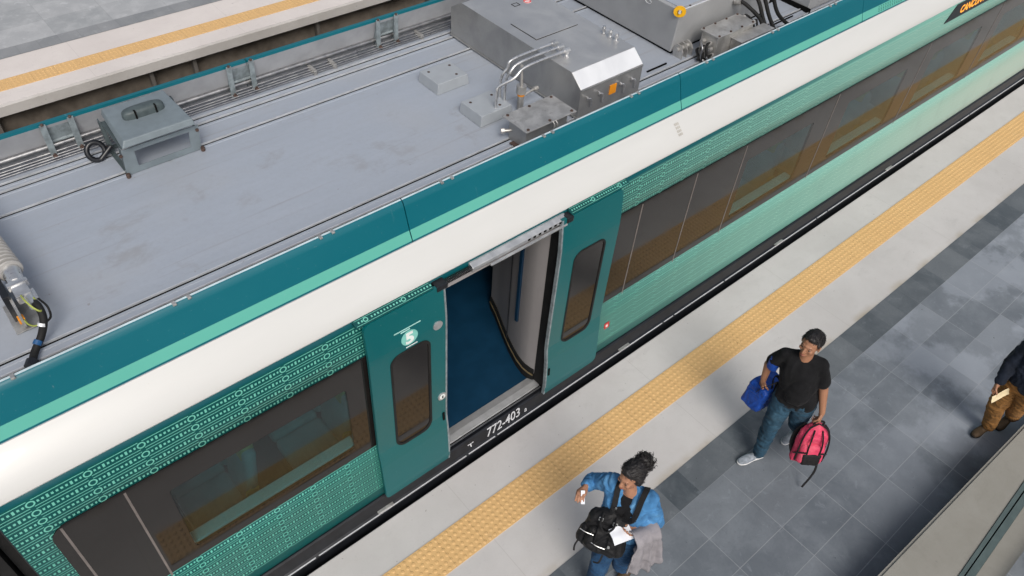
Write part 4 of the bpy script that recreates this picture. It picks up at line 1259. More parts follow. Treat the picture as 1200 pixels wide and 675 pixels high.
def hand_lumps(wrist, d, palm_n, side, curl=.6, s=1.0):
    """d: wrist->fingers, palm_n: direction the palm faces, side: thumb direction sign along d x palm_n"""
    d = V(d).normalized(); n = V(palm_n); n = (n - d * n.dot(d)).normalized(); w = d.cross(n) * side
    L = []
    P = lambda a, b, c: wrist + (d * a + w * b + n * c) * s
    L.append([(wrist, .025 * s), (P(.03, .0, .0), .024 * s)])
    L.append([(P(.025, .014, 0), .017 * s), (P(.025, -.014, 0), .017 * s), (P(.085, .030, .0), .0135 * s), (P(.082, -.030, .0), .0125 * s)])
    for k, (b0, ln, r) in enumerate(((.032, .070, .0088), (.011, .078, .0090), (-.010, .072, .0086), (-.030, .057, .0078))):
        segs = [ln * .46, ln * .30, ln * .24]; ang = 0; p = P(.085, b0, 0); pts = [p]
        for q, sg in enumerate(segs):
            ang += curl * (.75, .95, .7)[q] + .03 * k
            p = p + (d * math.cos(ang) + n * math.sin(ang) + w * (b0 * .9)) * sg * s; pts.append(p)
        for q in range(3): L.append((( pts[q], r * s * (1 - .06 * q)), (pts[q + 1], r * s * (.93 - .06 * q))))
    t0 = P(.022, .026, .004); t1 = P(.050, .050, .016); t2 = P(.078, .050, .032 + .01 * curl); t3 = P(.098, .040, .040 + .012 * curl)
    L.append(((t0, .0135 * s), (t1, .0118 * s))); L.append(((t1, .0112 * s), (t2, .0098 * s))); L.append(((t2, .0098 * s), (t3, .0085 * s)))
    return L
def strands(hair, axis_c, fwd, n, ln, r, seed, back=.6, part='strand_tufts'):
    """short tapered locks combed over an existing hair cap"""
    rnd = random.Random(seed); org = WL[hair]; vs_ = hair.data.vertices; g = G()
    for k in range(n):
        v = vs_[rnd.randrange(len(vs_))]; q = v.co + org; nn = v.normal
        out = (q - axis_c).normalized()
        if nn.dot(out) < .2: continue
        tg = (V((0, 0, -1)) * .5 - V(fwd) * back + V((rnd.gauss(0, .35), rnd.gauss(0, .35), rnd.gauss(0, .2))))
        tg = (tg - nn * tg.dot(nn)).normalized(); L_ = ln * rnd.uniform(.6, 1.3)
        pts = [q - nn * .002, q + nn * .004 + tg * L_ * .35, q + nn * .005 + tg * L_ * .75, q + nn * (.003 + rnd.uniform(0, .004)) + tg * L_]
        g.tube(pts, [r, r, r * .7, r * .2], seg=4, caps=False)
    return g.build(part, M['hair_black'], hair.parent, 90)
M['skin_a'] = m_skin('warm_brown_skin', (.34, .165, .095))
M['skin_b'] = m_skin('tan_skin', (.38, .19, .115))
M['lips'] = plain('lip_tone', (.26, .085, .06), .45)
M['eye_white'] = plain('eye_white', (.26, .22, .20), .4)
M['iris'] = plain('dark_iris', (.02, .01, .006), .2)
M['hair_black'] = m_hair('black_hair', (.012, .010, .010))
M['tee'] = m_cloth('black_tshirt_cloth', (.006, .006, .007), .3, 9, 280, .9, bs=.6)
M['jeans_m'] = m_cloth('dark_denim', (.018, .052, .085), .25, 8, 320, .85, (.045, .105, .155), 6)
M['jeans_w'] = m_cloth('blue_denim_trousers', (.014, .048, .11), .25, 8, 320, .85, (.035, .10, .20), 6)
M['jacket'] = m_cloth('blue_denim_jacket', (.055, .185, .38), .2, 9, 320, .85, (.12, .30, .52), 7, .6)
M['pants3'] = m_cloth('brown_trousers_cloth', (.22, .105, .03), .2, 8, 300, .85, None, 5, .5)
M['navy'] = m_cloth('navy_jacket_cloth', (.008, .012, .022), .3, 8, 300, .85, None, 5, .6)
M['nylon'] = m_cloth('black_nylon', (.009, .009, .010), .3, 12, 250, .55, None, 5, .5)
M['strap'] = m_cloth('black_webbing', (.010, .010, .011), .2, 20, 400, .7)
M['grey_knit'] = m_cloth('grey_knit', (.26, .245, .26), .12, 8, 240, .9, None, 5, .7)
M['bag_blue'] = m_cloth('royal_blue_nylon', (.008, .055, .30), .25, 8, 260, .5, None, 5, .6)
M['pink'] = m_cloth('pink_nylon', (.62, .055, .12), .15, 8, 260, .55, (.70, .12, .17), 7, .6)
M['blackmesh'] = m_cloth('black_mesh_pocket', (.012, .010, .011), .3, 14, 500, .7)
M['shoe_grey'] = m_cloth('grey_trainer', (.26, .29, .33), .3, 18, 200, .6)
M['shoe_sole'] = plain('white_sole', (.62, .62, .62), .6)
M['shoe_brown'] = m_cloth('brown_shoe', (.07, .045, .025), .3, 18, 200, .6)
M['paper'] = plain('white_paper', (.72, .74, .78), .6, var=.03)
M['cream'] = plain('cream_paper', (.72, .60, .38), .6, var=.05)
M['silver'] = plain('silver_buckle', (.7, .7, .68), .3, .9)

def shoe(name, heel, toe, up, person, mat, sole, s=1.0):
    heel = V(heel); toe = V(toe); f = (toe - heel).normalized(); L = (toe - heel).length
    u = V(up); u = (u - f * u.dot(f)).normalized(); l = u.cross(f); rot = Matrix((f, l, u)).transposed()
    P = lambda a, b, c: heel + f * a * L + l * b * s + u * c * s
    sh = organic(name, [[(P(.10, 0, .045), (.035, .034, .035), rot), (P(.42, 0, .045), (.04, .037, .035), rot)], [(P(.42, 0, .040), (.04, .040, .032), rot), (P(.74, .004, .030), (.045, .045, .026), rot), (P(.88, .006, .026), (.032, .036, .020), rot)],
                          [(P(.12, 0, .085), .036 * s), (P(.26, 0, .075), .036 * s), (P(.14, 0, .05), .034 * s)]], mat, person, .006, 3, .0015, 30)
    organic('sole', [[(P(.10, 0, .012), (.040, .037, .016), rot), (P(.45, 0, .012), (.04, .038, .016), rot)], [(P(.45, 0, .012), (.04, .038, .016), rot), (P(.76, .004, .011), (.05, .048, .015), rot), (P(.90, .006, .012), (.034, .038, .014), rot)]], sole, sh, .005, 2)
    g = G()
    for k in range(4):
        a = .40 + k * .09; g.tube([P(a, -.022, .068 - k * .006), P(a + .01, 0, .078 - k * .008), P(a, .022, .068 - k * .006)], .0032, seg=5)
    g.split('laces', sole, sh)
    return sh

# --- man in a black T-shirt
def make_man():
    p = thing('person', (1.95, -1.70, 0), 'person in black T-shirt and jeans walking with a blue bag and a pink backpack', 'person')
    pel = V((1.885, -1.705, .93)); fw = V((-.87, -.49, 0)).normalized(); rt = V((-.49, .87, 0)).normalized(); lf = -rt
    hipR, hipL = pel + rt * .085 + V((0, 0, -.03)), pel + lf * .085 + V((0, 0, -.03))
    knR, anR = V((1.775, -1.655, .50)), V((1.765, -1.675, .105))
    knL, anL = V((2.02, -1.785, .485)), V((2.265, -1.775, .175))
    waist = V((1.88, -1.68, 1.06)); chest = V((1.87, -1.635, 1.26)); neck = V((1.875, -1.62, 1.43)); hc = V((1.872, -1.615, 1.575))
    shR, shL = V((1.803, -1.490, 1.370)), V((1.953, -1.755, 1.370))
    elR, wrR = V((1.815, -1.385, 1.13)), V((1.80, -1.405, .945))
    elL, wrL = V((1.975, -1.855, 1.12)), V((1.95, -1.945, .90))
    hf, hl, hu = frame((-.95, -.03, .06), (0, 0, 1))
    torso = [[(chest + rt * .072 + fw * .01, (.085, .090, .12)), (chest + lf * .072 + fw * .01, (.085, .090, .12)), (waist + rt * .048, .102), (waist + lf * .048, .102)],
             [(waist + rt * .048, .102), (waist + lf * .048, .102), (pel + rt * .062, .098), (pel + lf * .062, .098)],
             [(waist + fw * .06 + V((0, 0, -.01)), .10), (waist + fw * .04 + V((0, 0, .10)), .09)],
             [(shR, .055), (shL, .055), (neck + V((0, 0, -.03)) - fw * .02, .060), (chest + V((0, 0, .04)), .095)]]
    arms = lambda e: [limb(shR, .048 + e, elR, .040 + e), limb(shL, .048 + e, elL, .040 + e)]
    fore = [limb(elR, .041, wrR, .027), limb(elL, .041, wrL, .027)]
    legs = lambda e: [limb(hipR, .092 + e, knR, .062 + e), limb(knR, .060 + e, anR, .042 + e), limb(hipL, .092 + e, knL, .062 + e), limb(knL, .060 + e, anL, .042 + e),
                      [(knR + V((0, 0, -.12)) - fw * .015, .058 + e), (knR, .055 + e)], [(knL + (anL - knL) * .3 - fw * .01 + V((0, 0, .01)), .056 + e), (knL, .055 + e)]]
    body = organic('body', shrink(torso, .02) + arms(0) + fore + legs(-.012) + [limb(neck + V((0, 0, -.03)), .060, hc + V((0, 0, -.06)) - hf * .01, .054)] + head_lumps(hc, hf, hl, hu, 1.03)
                   + hand_lumps(wrR, (-.10, -.12, -.99), (.75, -.55, 0), 1, .95) + hand_lumps(wrL, (-.05, -.08, -.99), (-.5, .85, 0), -1, .95), M['skin_a'], p, .0055, 3)
    face_parts(hc, hf, hl, hu, body, 1.03)
    P = lambda a, b, d: hc + (hf * a + hl * b + hu * d) * 1.03
    rot = Matrix((hf, hl, hu)).transposed()
    hair_ = organic('hair', [[(P(-.030, 0, .045), (.092, .081, .083), rot), (P(.018, 0, .078), (.052, .064, .046), rot)], [(P(-.055, 0, .0), (.058, .072, .070), rot), (P(-.060, 0, -.045), (.040, .055, .03), rot)],
                     [(P(.042, .0, .094), (.034, .05, .022), rot)], [(P(.015, .066, .045), (.022, .012, .03), rot)], [(P(.015, -.066, .045), (.022, .012, .03), rot)]], M['hair_black'], body, .006, 2, .005, 55)
    strands(hair_, hc, hf, 900, .020, .0016, 3, -.5)
    # T-shirt: torso and short sleeves, hem below the belt
    slR, slL = shR.lerp(elR, .72), shL.lerp(elL, .66)
    shirt = [[(chest + rt * .072 + fw * .012, (.096, .098, .13)), (chest + lf * .072 + fw * .012, (.096, .098, .13)), (waist + rt * .050, .112), (waist + lf * .050, .112)],
             [(waist + rt * .050, .112), (waist + lf * .050, .112), (pel + rt * .064 + V((0, 0, .0)), .122), (pel + lf * .064 + V((0, 0, .0)), .122)],
             [(waist + fw * .062 + V((0, 0, -.01)), .118), (waist + fw * .04 + V((0, 0, .10)), .106)],
             [(shR, .060), (shL, .060), (neck + V((0, 0, -.055)) - fw * .02, .062), (chest + V((0, 0, .04)), .10)],
             limb(shR, .061, slR, .060), limb(shL, .061, slL, .062)]
    ts = organic('tshirt', shirt, M['tee'], body, .008, 3, .020, 9, (1, 1, .6))
    # blue panel hanging at the right sleeve (lining of the bag strap pad)
    organic('sleeve_panel', [[(slR + V((.0, -.005, .075)) + fw * .030, (.040, .050, .040)), (slR + V((0, .0, -.03)) + fw * .040, (.040, .050, .03))]], M['bag_blue'], ts, .006, 3, .004, 25)
    jn = organic('jeans', [[(pel + rt * .07 + V((0, 0, -.02)), .112), (pel + lf * .07 + V((0, 0, -.02)), .112)]] + legs(.012), M['jeans_m'], body, .008, 3, .020, 12, (1, 1, 1.7))
    for a, kn in ((anR, knR), (anL, knL)): pass
    shoe('trainer', (1.835, -1.695, .012), (1.565, -1.595, .012), (0, 0, 1), body, M['shoe_grey'], M['shoe_sole'])
    shoe('trainer', (2.345, -1.79, .12), (2.10, -1.73, .012), (-.35, 0, .93), body, M['shoe_grey'], M['shoe_sole'])
    return p, wrR, wrL
man, wrR, wrL = make_man()

def strap(name, pts, w, t, mat, parent, up=(0, 0, 1)):
    pts = spline(pts, 5); vs = []; fs = []; up = V(up)
    for k, q in enumerate(pts):
        tg = (pts[min(k + 1, len(pts) - 1)] - pts[max(k - 1, 0)]).normalized()
        s = tg.cross(up); s = s.normalized() if s.length > .05 else V((1, 0, 0)); n = s.cross(tg).normalized()
        vs += [q + s * w / 2 + n * t / 2, q - s * w / 2 + n * t / 2, q - s * w / 2 - n * t / 2, q + s * w / 2 - n * t / 2]
    for k in range(len(pts) - 1):
        for j in range(4): fs.append([4 * k + j, 4 * k + (j + 1) % 4, 4 * k + 4 + (j + 1) % 4, 4 * k + 4 + j])
    fs.append([0, 1, 2, 3]); m = 4 * (len(pts) - 1); fs.append([m, m + 1, m + 2, m + 3])
    return mk(name, vs, fs, mat, parent, clean=True)

# blue holdall in his right hand
def blue_bag():
    c = V((1.905, -1.425, .715))
    t = thing('holdall', c - V((0, 0, .15)), 'royal blue soft holdall with black straps carried in the hand on the train side', 'bag')
    d = V((-.80, .10, .12)).normalized(); s = V((.1, .8, 0)).normalized(); u = d.cross(s).normalized()
    if u.z < 0: u = -u
    P = lambda a, b, e: c + d * a + s * b + u * e
    b_ = organic('bag_body', [[(P(a, q, e), .024) for a in (-.145, .145) for q in (-.075, .075) for e in (-.125, .105)]], M['bag_blue'], t, .007, 4, .014, 13)
    strap('trim', [P(-.05, -.103, -.14), P(-.05, -.108, 0), P(-.05, -.103, .125)], .03, .004, M['strap'], b_, d.cross(V((0, 0, 1))))
    strap('handle', [P(-.07, -.10, -.02), P(-.06, -.09, .12), P(-.02, -.03, .21), P(.04, -.03, .21), P(.07, -.08, .12), P(.08, -.10, -.02)], .026, .005, M['strap'], t, s)
    strap('shoulder_strap', [P(.15, 0, .05), P(.20, -.05, .18), P(.17, -.12, .30), P(.10, -.10, .24), P(.05, -.10, .12)], .035, .005, M['strap'], t, s)
    organic('end_pocket', [[(P(-.165, q, e), .018) for q in (-.04, .04) for e in (-.06, .05)]], M['bag_blue'], b_, .006, 3, .004, 20)
    return t
blue_bag()
def pink_bag():
    top = V((1.925, -1.965, .78)); c = V((1.905, -2.00, .545))
    t = thing('backpack', c - V((0, 0, .26)), 'pink backpack with black trim and dangling straps hanging from the hand', 'backpack')
    # outward face looks toward -x -y (towards the camera)
    f = V((-.66, -.72, .15)).normalized(); l = V((0, 0, 1)).cross(f).normalized(); u = f.cross(l).normalized()
    P = lambda a, b, e: c + f * a + l * b + u * e     # a out, b sideways, e up
    b_ = organic('pack_body', [[(P(0, b1, -.17), (.085, .05, .06)) for b1 in (-.085, .085)] + [(P(0, b1, .10), .065) for b1 in (-.07, .07)] + [(P(-.01, 0, .185), .06)]], M['pink'], t, .007, 4, .013, 11)
    pk = organic('front_pocket', [[(P(.075, b1, -.15), .04) for b1 in (-.075, .075)] + [(P(.06, b1, .0), .04) for b1 in (-.07, .07)]], M['pink'], b_, .006, 4, .008, 14)
    organic('mesh_pocket', [[(P(.105, b1, -.165), .022) for b1 in (-.06, .06)] + [(P(.098, b1, -.075), .022) for b1 in (-.065, .065)]], M['blackmesh'], b_, .005, 3, .004, 20)
    for q in (-1, 1):
        g = G(); g.tube(spline([P(.07, .125 * q, -.17), P(.075, .128 * q, -.02), P(.06, .115 * q, .12), P(.035, .075 * q, .21), P(.01, 0, .245)], 6), .008, seg=7)
        g.build('piping', M['strap'], b_, 60)
        strap('compression_strap', [P(.05, .155 * q, -.10), P(.10, .11 * q, -.045), P(.115, .05 * q, -.03)], .018, .004, M['strap'], b_, f)
    g = G(); g.tube(spline([P(.108, -.055, -.05), P(.104, -.058, .03), P(.085, -.05, .12), P(.05, -.035, .20)], 5), .007, seg=6); g.build('zip', M['strap'], b_, 60)
    g = G(); g.tube(spline([P(.108, .055, -.05), P(.104, .058, .03), P(.085, .05, .12), P(.05, .035, .20)], 5), .007, seg=6); g.build('zip', M['strap'], b_, 60)
    strap('haul_loop', [P(.0, -.04, .22), P(.01, -.03, .275), P(.01, .03, .275), P(.0, .04, .22)], .022, .005, M['strap'], t, f)
    # shoulder straps hang from the back with free ends
    strap('shoulder_strap', [P(-.05, .08, .17), P(-.05, .14, .08), P(-.04, .15, -.06), P(-.02, .145, -.16)], .045, .010, M['strap'], t, f)
    strap('shoulder_strap', [P(-.06, -.07, .17), P(-.06, -.135, .06), P(-.04, -.145, -.08), P(.02, -.13, -.15)], .045, .010, M['strap'], t, f)
    strap('loose_strap', [P(.03, .11, -.20), P(.06, .11, -.30), P(.07, .09, -.40), P(.09, .04, -.52)], .022, .004, M['strap'], t, f)
    return t
pink_bag()

# --- woman in a denim jacket
def make_woman():
    p = thing('person', (-.30, -1.62, 0), 'person in blue denim jacket with curly black hair, black backpack worn in front', 'person')
    fw = V((-.92, -.40, 0)).normalized(); rt = V((-.40, .92, 0)).normalized(); lf = -rt
    pel = V((-.25, -1.60, .85)); waist = V((-.215, -1.575, .98)); chest = V((-.175, -1.545, 1.16)); neck = V((-.165, -1.53, 1.315)); hc = V((-.165, -1.50, 1.45))
    shR, shL = V((-.205, -1.395, 1.265)), V((-.095, -1.665, 1.265))
    elR, wrR = V((-.205, -1.22, 1.06)), V((-.335, -1.255, 1.155))
    elL, wrL = V((-.055, -1.755, 1.03)), V((-.225, -1.715, 1.075))
    hipR, hipL = pel + rt * .08 + V((0, 0, -.03)), pel + lf * .08 + V((0, 0, -.03))
    knR, anR = V((-.40, -1.60, .49)), V((-.40, -1.585, .10)); knL, anL = V((-.24, -1.70, .47)), V((-.02, -1.69, .15))
    hf, hl, hu = frame((-.94, .05, -.02), (0, .08, 1))
    torso = [[(chest + rt * .08, (.085, .09, .11)), (chest + lf * .08, (.085, .09, .11)), (waist + rt * .055, .095), (waist + lf * .055, .095)],
             [(waist + rt * .055, .095), (waist + lf * .055, .095), (pel + rt * .08, .11), (pel + lf * .08, .11)],
             [(chest + fw * .07 + rt * .06 + V((0, 0, -.02)), .062)], [(chest + fw * .07 + lf * .06 + V((0, 0, -.02)), .062)],
             [(shR, .052), (shL, .052), (neck + V((0, 0, -.03)) - fw * .02, .055), (chest + V((0, 0, .03)), .09)]]
    legs = lambda e: [limb(hipR, .088 + e, knR, .060 + e), limb(knR, .060 + e, anR, .042 + e), limb(hipL, .098 + e, knL, .064 + e), limb(knL, .060 + e, anL, .042 + e)]
    body = organic('body', shrink(torso) + [limb(shR, .048, elR, .038), limb(shL, .048, elL, .038), limb(elR, .037, wrR, .025), limb(elL, .037, wrL, .025)] + legs(-.012)
                   + [limb(neck + V((0, 0, -.03)), .050, hc + V((0, 0, -.055)) - hf * .01, .047)] + head_lumps(hc, hf, hl, hu, .98)
                   + hand_lumps(wrR, (-.80, -.30, .15), (-.1, -.35, -.9), -1, .45, .95) + hand_lumps(wrL, (-.95, .12, .05), (0, .1, .99), 1, .6, .95), M['skin_b'], p, .0055, 3)
    face_parts(hc, hf, hl, hu, body, .98)
    P = lambda a, b, d: hc + (hf * a + hl * b + hu * d) * .98
    rot = Matrix((hf, hl, hu)).transposed()
    hr_ = organic('hair', [[(P(-.032, 0, .042), (.092, .083, .085), rot), (P(.018, 0, .074), (.052, .062, .048), rot)], [(P(-.060, 0, .0), (.058, .072, .070), rot), (P(-.058, 0, -.045), (.045, .062, .035), rot)],
                           [(P(-.008, .070, .03), (.030, .014, .04), rot), (P(-.02, .074, -.02), (.03, .014, .03), rot)], [(P(-.008, -.070, .03), (.030, .014, .04), rot), (P(-.02, -.074, -.02), (.03, .014, .03), rot)],
                           [(P(-.10, -.01, .03), .035), (P(-.145, -.015, .035), .062)]], M['hair_black'], body, .006, 2, .010, 40)
    strands(hr_, hc, hf, 900, .035, .0016, 4, 1.2)
    # curls of the tied-back bun
    rnd = random.Random(5); g = G(); bc = P(-.15, -.015, .035)
    for k in range(260):
        d = V((rnd.gauss(0, 1), rnd.gauss(0, 1), rnd.gauss(0, 1))).normalized()
        st = bc + d * rnd.uniform(.035, .060); ax = d.orthogonal().normalized(); ay = d.cross(ax); ph = rnd.uniform(0, 6.3); rr_ = rnd.uniform(.008, .016); ln = rnd.uniform(.018, .045)
        pts = [st + d * ln * j / 9 + (ax * math.cos(ph + j * .95) + ay * math.sin(ph + j * .95)) * rr_ for j in range(10)]
        g.tube(pts, [.0026] * 8 + [.0018, .001], seg=4)
    for k in range(16):     # flyaways over the scalp
        a = rnd.uniform(-1, 1); st = P(-.03 + rnd.uniform(-.05, .07), a * .07, .09 + rnd.uniform(-.02, .02)); d = (st - hc).normalized()
        pts = [st + d * (.012 * math.sin(j * .9)) - hf * j * .010 + hl * a * .003 * j for j in range(7)]
        g.tube(pts, .0022, seg=4)
    g.build('curls', M['hair_black'], hr_, 90)
    # dark top under the open jacket
    organic('top', [[(chest + rt * .05 + fw * .012, (.09, .080, .115)), (chest + lf * .05 + fw * .012, (.09, .080, .115)), (waist + rt * .035, .095), (waist + lf * .035, .095)],
                    [(chest + fw * .075 + rt * .06 + V((0, 0, -.02)), .068)], [(chest + fw * .075 + lf * .06 + V((0, 0, -.02)), .068)]], M['tee'], body, .008, 4, .003, 14)
    # jacket: two fronts, back, sleeves, collar
    jk = [[(chest + rt * .085 - fw * .012, (.088, .092, .12)), (chest + rt * .080 + fw * .045, .078), (waist + rt * .080, .095), (waist + rt * .085 + fw * .045 + V((0, 0, -.06)), .082)],
          [(chest + lf * .085 - fw * .012, (.088, .092, .12)), (chest + lf * .080 + fw * .045, .078), (waist + lf * .080, .095), (waist + lf * .085 + fw * .045 + V((0, 0, -.06)), .082)],
          [(chest - fw * .035 + rt * .08, .082), (chest - fw * .035 + lf * .08, .082), (waist - fw * .035 + rt * .07 + V((0, 0, -.06)), .09), (waist - fw * .035 + lf * .07 + V((0, 0, -.06)), .09)],
          [(shR, .070), (neck + V((0, 0, -.065)) - fw * .035 + rt * .04, .05), (chest + rt * .08, .09)], [(shL, .070), (neck + V((0, 0, -.065)) - fw * .035 + lf * .04, .05), (chest + lf * .08, .09)],
          limb(shR, .066, elR, .056), limb(elR, .056, wrR.lerp(elR, .22), .044), limb(shL, .066, elL, .058), limb(elL, .058, wrL.lerp(elL, .28), .048),
          [(neck + V((0, 0, -.012)) - fw * .045 + rt * .035, .024), (neck + V((0, 0, -.012)) - fw * .045 + lf * .035, .024), (neck - fw * .06 + V((0, 0, -.04)), .03)],
          [(neck + V((0, 0, -.02)) + rt * .058 - fw * .02, .020), (neck + V((0, 0, -.075)) + rt * .060 + fw * .075, .022), (neck + V((0, 0, -.05)) + rt * .085 + fw * .03, .018)],
          [(neck + V((0, 0, -.02)) + lf * .058 - fw * .02, .020), (neck + V((0, 0, -.075)) + lf * .060 + fw * .075, .022), (neck + V((0, 0, -.05)) + lf * .085 + fw * .03, .018)]]
    jo = organic('jacket', jk, M['jacket'], body, .0075, 2, .026, 12, (1, 1, 1.3))
    g = G()
    for k in range(3):
        q = chest + rt * .055 + fw * (.125) + V((0, 0, .06 - k * .07)); g.cyl(q, q + fw * .012, .008, seg=8)
    g.split('jacket_button', M['silver'], jo)
    organic('jeans', [[(pel + rt * .07 + V((0, 0, -.02)), .118), (pel + lf * .07 + V((0, 0, -.02)), .118)]] + legs(.012), M['jeans_w'], body, .008, 3, .020, 12, (1, 1, 1.7))
    shoe('shoe', anR + V((.07, .0, -.088)), anR + V((-.17, .02, -.088)), (0, 0, 1), body, M['shoe_brown'], M['rubber'])
    shoe('shoe', anL + V((.075, 0, -.04)), anL + V((-.15, .01, -.138)), (-.35, 0, .93), body, M['shoe_brown'], M['rubber'])
    return p, fw, rt, lf, chest, waist, shR, shL, wrR, wrL, elL, neck
woman, fw, rt, lf, chest, waist, shR, shL, wr_R, wr_L, el_L, nk = make_woman()
def black_bag():
    c = V((-.405, -1.565, 1.005))
    t = thing('backpack', c - V((0, 0, .2)), 'black backpack with silver buckles worn on the front over a denim jacket', 'backpack')
    f = V((-.80, -.42, .42)).normalized(); l = V((.42, -.9, 0)); l = (l - f * l.dot(f)).normalized(); u = f.cross(l).normalized()
    if u.z < 0: u = -u
    P = lambda a, b, e: c + f * a + l * b + u * e
    b_ = organic('pack_body', [[(P(-.02, b1, -.13), .06) for b1 in (-.12, .12)] + [(P(-.02, b1, .09), .058) for b1 in (-.09, .09)] + [(P(-.02, 0, .13), .06)]], M['nylon'], t, .007, 4, .020, 11)
    organic('front_pocket', [[(P(.055, b1, -.12), .04) for b1 in (-.09, .09)] + [(P(.045, b1, .0), .04) for b1 in (-.08, .08)]], M['nylon'], b_, .006, 4, .012, 15)
    organic('side_pocket', [[(P(.0, -.155, -.12), .045), (P(.0, -.15, -.03), .035)]], M['nylon'], b_, .006, 4, .010, 18)
    for q in (-1, 1):
        strap('buckle_strap', [P(.05, .05 * q, .12), P(.10, .05 * q, .02), P(.105, .05 * q, -.08)], .022, .005, M['strap'], b_, l)
        g = G(); a0 = P(.055, .055 * q, .125)
        for (m0, m1) in (((-.015, -.012), (.015, -.012)), ((.015, -.012), (.015, .012)), ((.015, .012), (-.015, .012)), ((-.015, .012), (-.015, -.012))):
            g.cyl(a0 + l * m0[0] + u * m0[1], a0 + l * m1[0] + u * m1[1], .003, seg=6)
        g.build('buckle', M['silver'], b_)
    g = G(); g.tube(spline([P(.03, -.05, .17), P(.10, -.05, .12), P(.13, 0, .08), P(.10, .05, .12), P(.03, .05, .17)], 6), .008, seg=8)
    g.build('haul_loop', M['strap'], t, 60)
    for a, b1 in ((-.10, -.02), (.06, -.13)):
        g = G(); g.tube(spline([P(.10, b1 - .05, a * .5 - .02), P(.108, b1, a * .5 - .025), P(.10, b1 + .06, a * .5 - .03)], 4), .003, seg=5); g.build('zip', M['silver'], b_, 60)
    g = G(); q = P(.105, .06, -.045); g.cyl(q, q + f * .006, .012, seg=12); g.build('badge', M['silver'], b_)
    # shoulder straps run back over the shoulders, loose ends hang below
    strap('shoulder_strap', [P(-.01, -.07, .15), chest + rt * .075 + fw * .145 + V((0, 0, .02)), shR + fw * .055 + lf * .055 + V((0, 0, .055)), shR + lf * .055 - fw * .03 + V((0, 0, .062)), shR + lf * .05 - fw * .09 + V((0, 0, -.02))], .042, .010, M['strap'], t, (0, .1, 1))
    strap('shoulder_strap', [P(-.01, .07, .15), chest + lf * .085 + fw * .145 + V((0, 0, .02)), shL + fw * .062 + rt * .045 + V((0, 0, .062)), shL + rt * .04 - fw * .03 + V((0, 0, .078)), shL + rt * .045 - fw * .10 + V((0, 0, -.02))], .042, .010, M['strap'], t, (0, .1, 1))
    strap('loose_strap', [P(.0, -.16, -.12), P(.03, -.18, -.20), P(.02, -.175, -.26)], .014, .004, M['strap'], t, f)
    strap('loose_strap', [P(.02, .04, -.20), P(.04, .03, -.26), P(.02, -.01, -.29)], .014, .004, M['strap'], t, f)
    return t
black_bag()
# sheet of paper / phone in her right hand and folded paper in her left
def paper(name, c, d, s, a, b_, label, cat, mat, fold=.01):
    d = V(d).normalized(); s = V(s); s = (s - d * s.dot(d)).normalized(); n = d.cross(s)
    vs = []; fs = []; N = 6
    for t in (0, .0025):
        for i in range(N + 1):
            for j in range(N + 1):
                x = (i / N - .5) * a; y = (j / N - .5) * b_
                vs.append(V(c) + d * x + s * y + n * (fold * math.sin(i * 1.1) * .6 + fold * math.cos(j * 1.3) * .5 + t))
    K = (N + 1) ** 2
    for i in range(N):
        for j in range(N):
            q = i * (N + 1) + j
            fs.append([q, q + 1, q + N + 2, q + N + 1]); fs.append([K + q, K + q + N + 1, K + q + N + 2, K + q + 1])
    for i in range(N):
        for q, w in ((i, i + 1), (N * (N + 1) + i, N * (N + 1) + i + 1)): fs.append([q, w, w + K, q + K])
        for q, w in ((i * (N + 1), (i + 1) * (N + 1)), (i * (N + 1) + N, (i + 1) * (N + 1) + N)): fs.append([q, w, w + K, q + K])
    o = mk(name, vs, fs, mat, None, clean=True); smooth_mesh(o.data, 50)
    tag(o, label, cat); return o
paper('paper_slip', wr_R + V((-.085, -.055, .010)), (-.45, -.55, -.5), (.6, -.6, 0), .10, .030, 'narrow white slip held in the raised hand of the denim-jacket person', 'paper', M['paper'], .004)
paper('folded_paper', wr_L + V((-.15, .03, .035)), (-.9, .25, .1), (.25, .85, .3), .17, .12, 'crumpled white paper held over the black backpack', 'paper', M['paper'], .010)
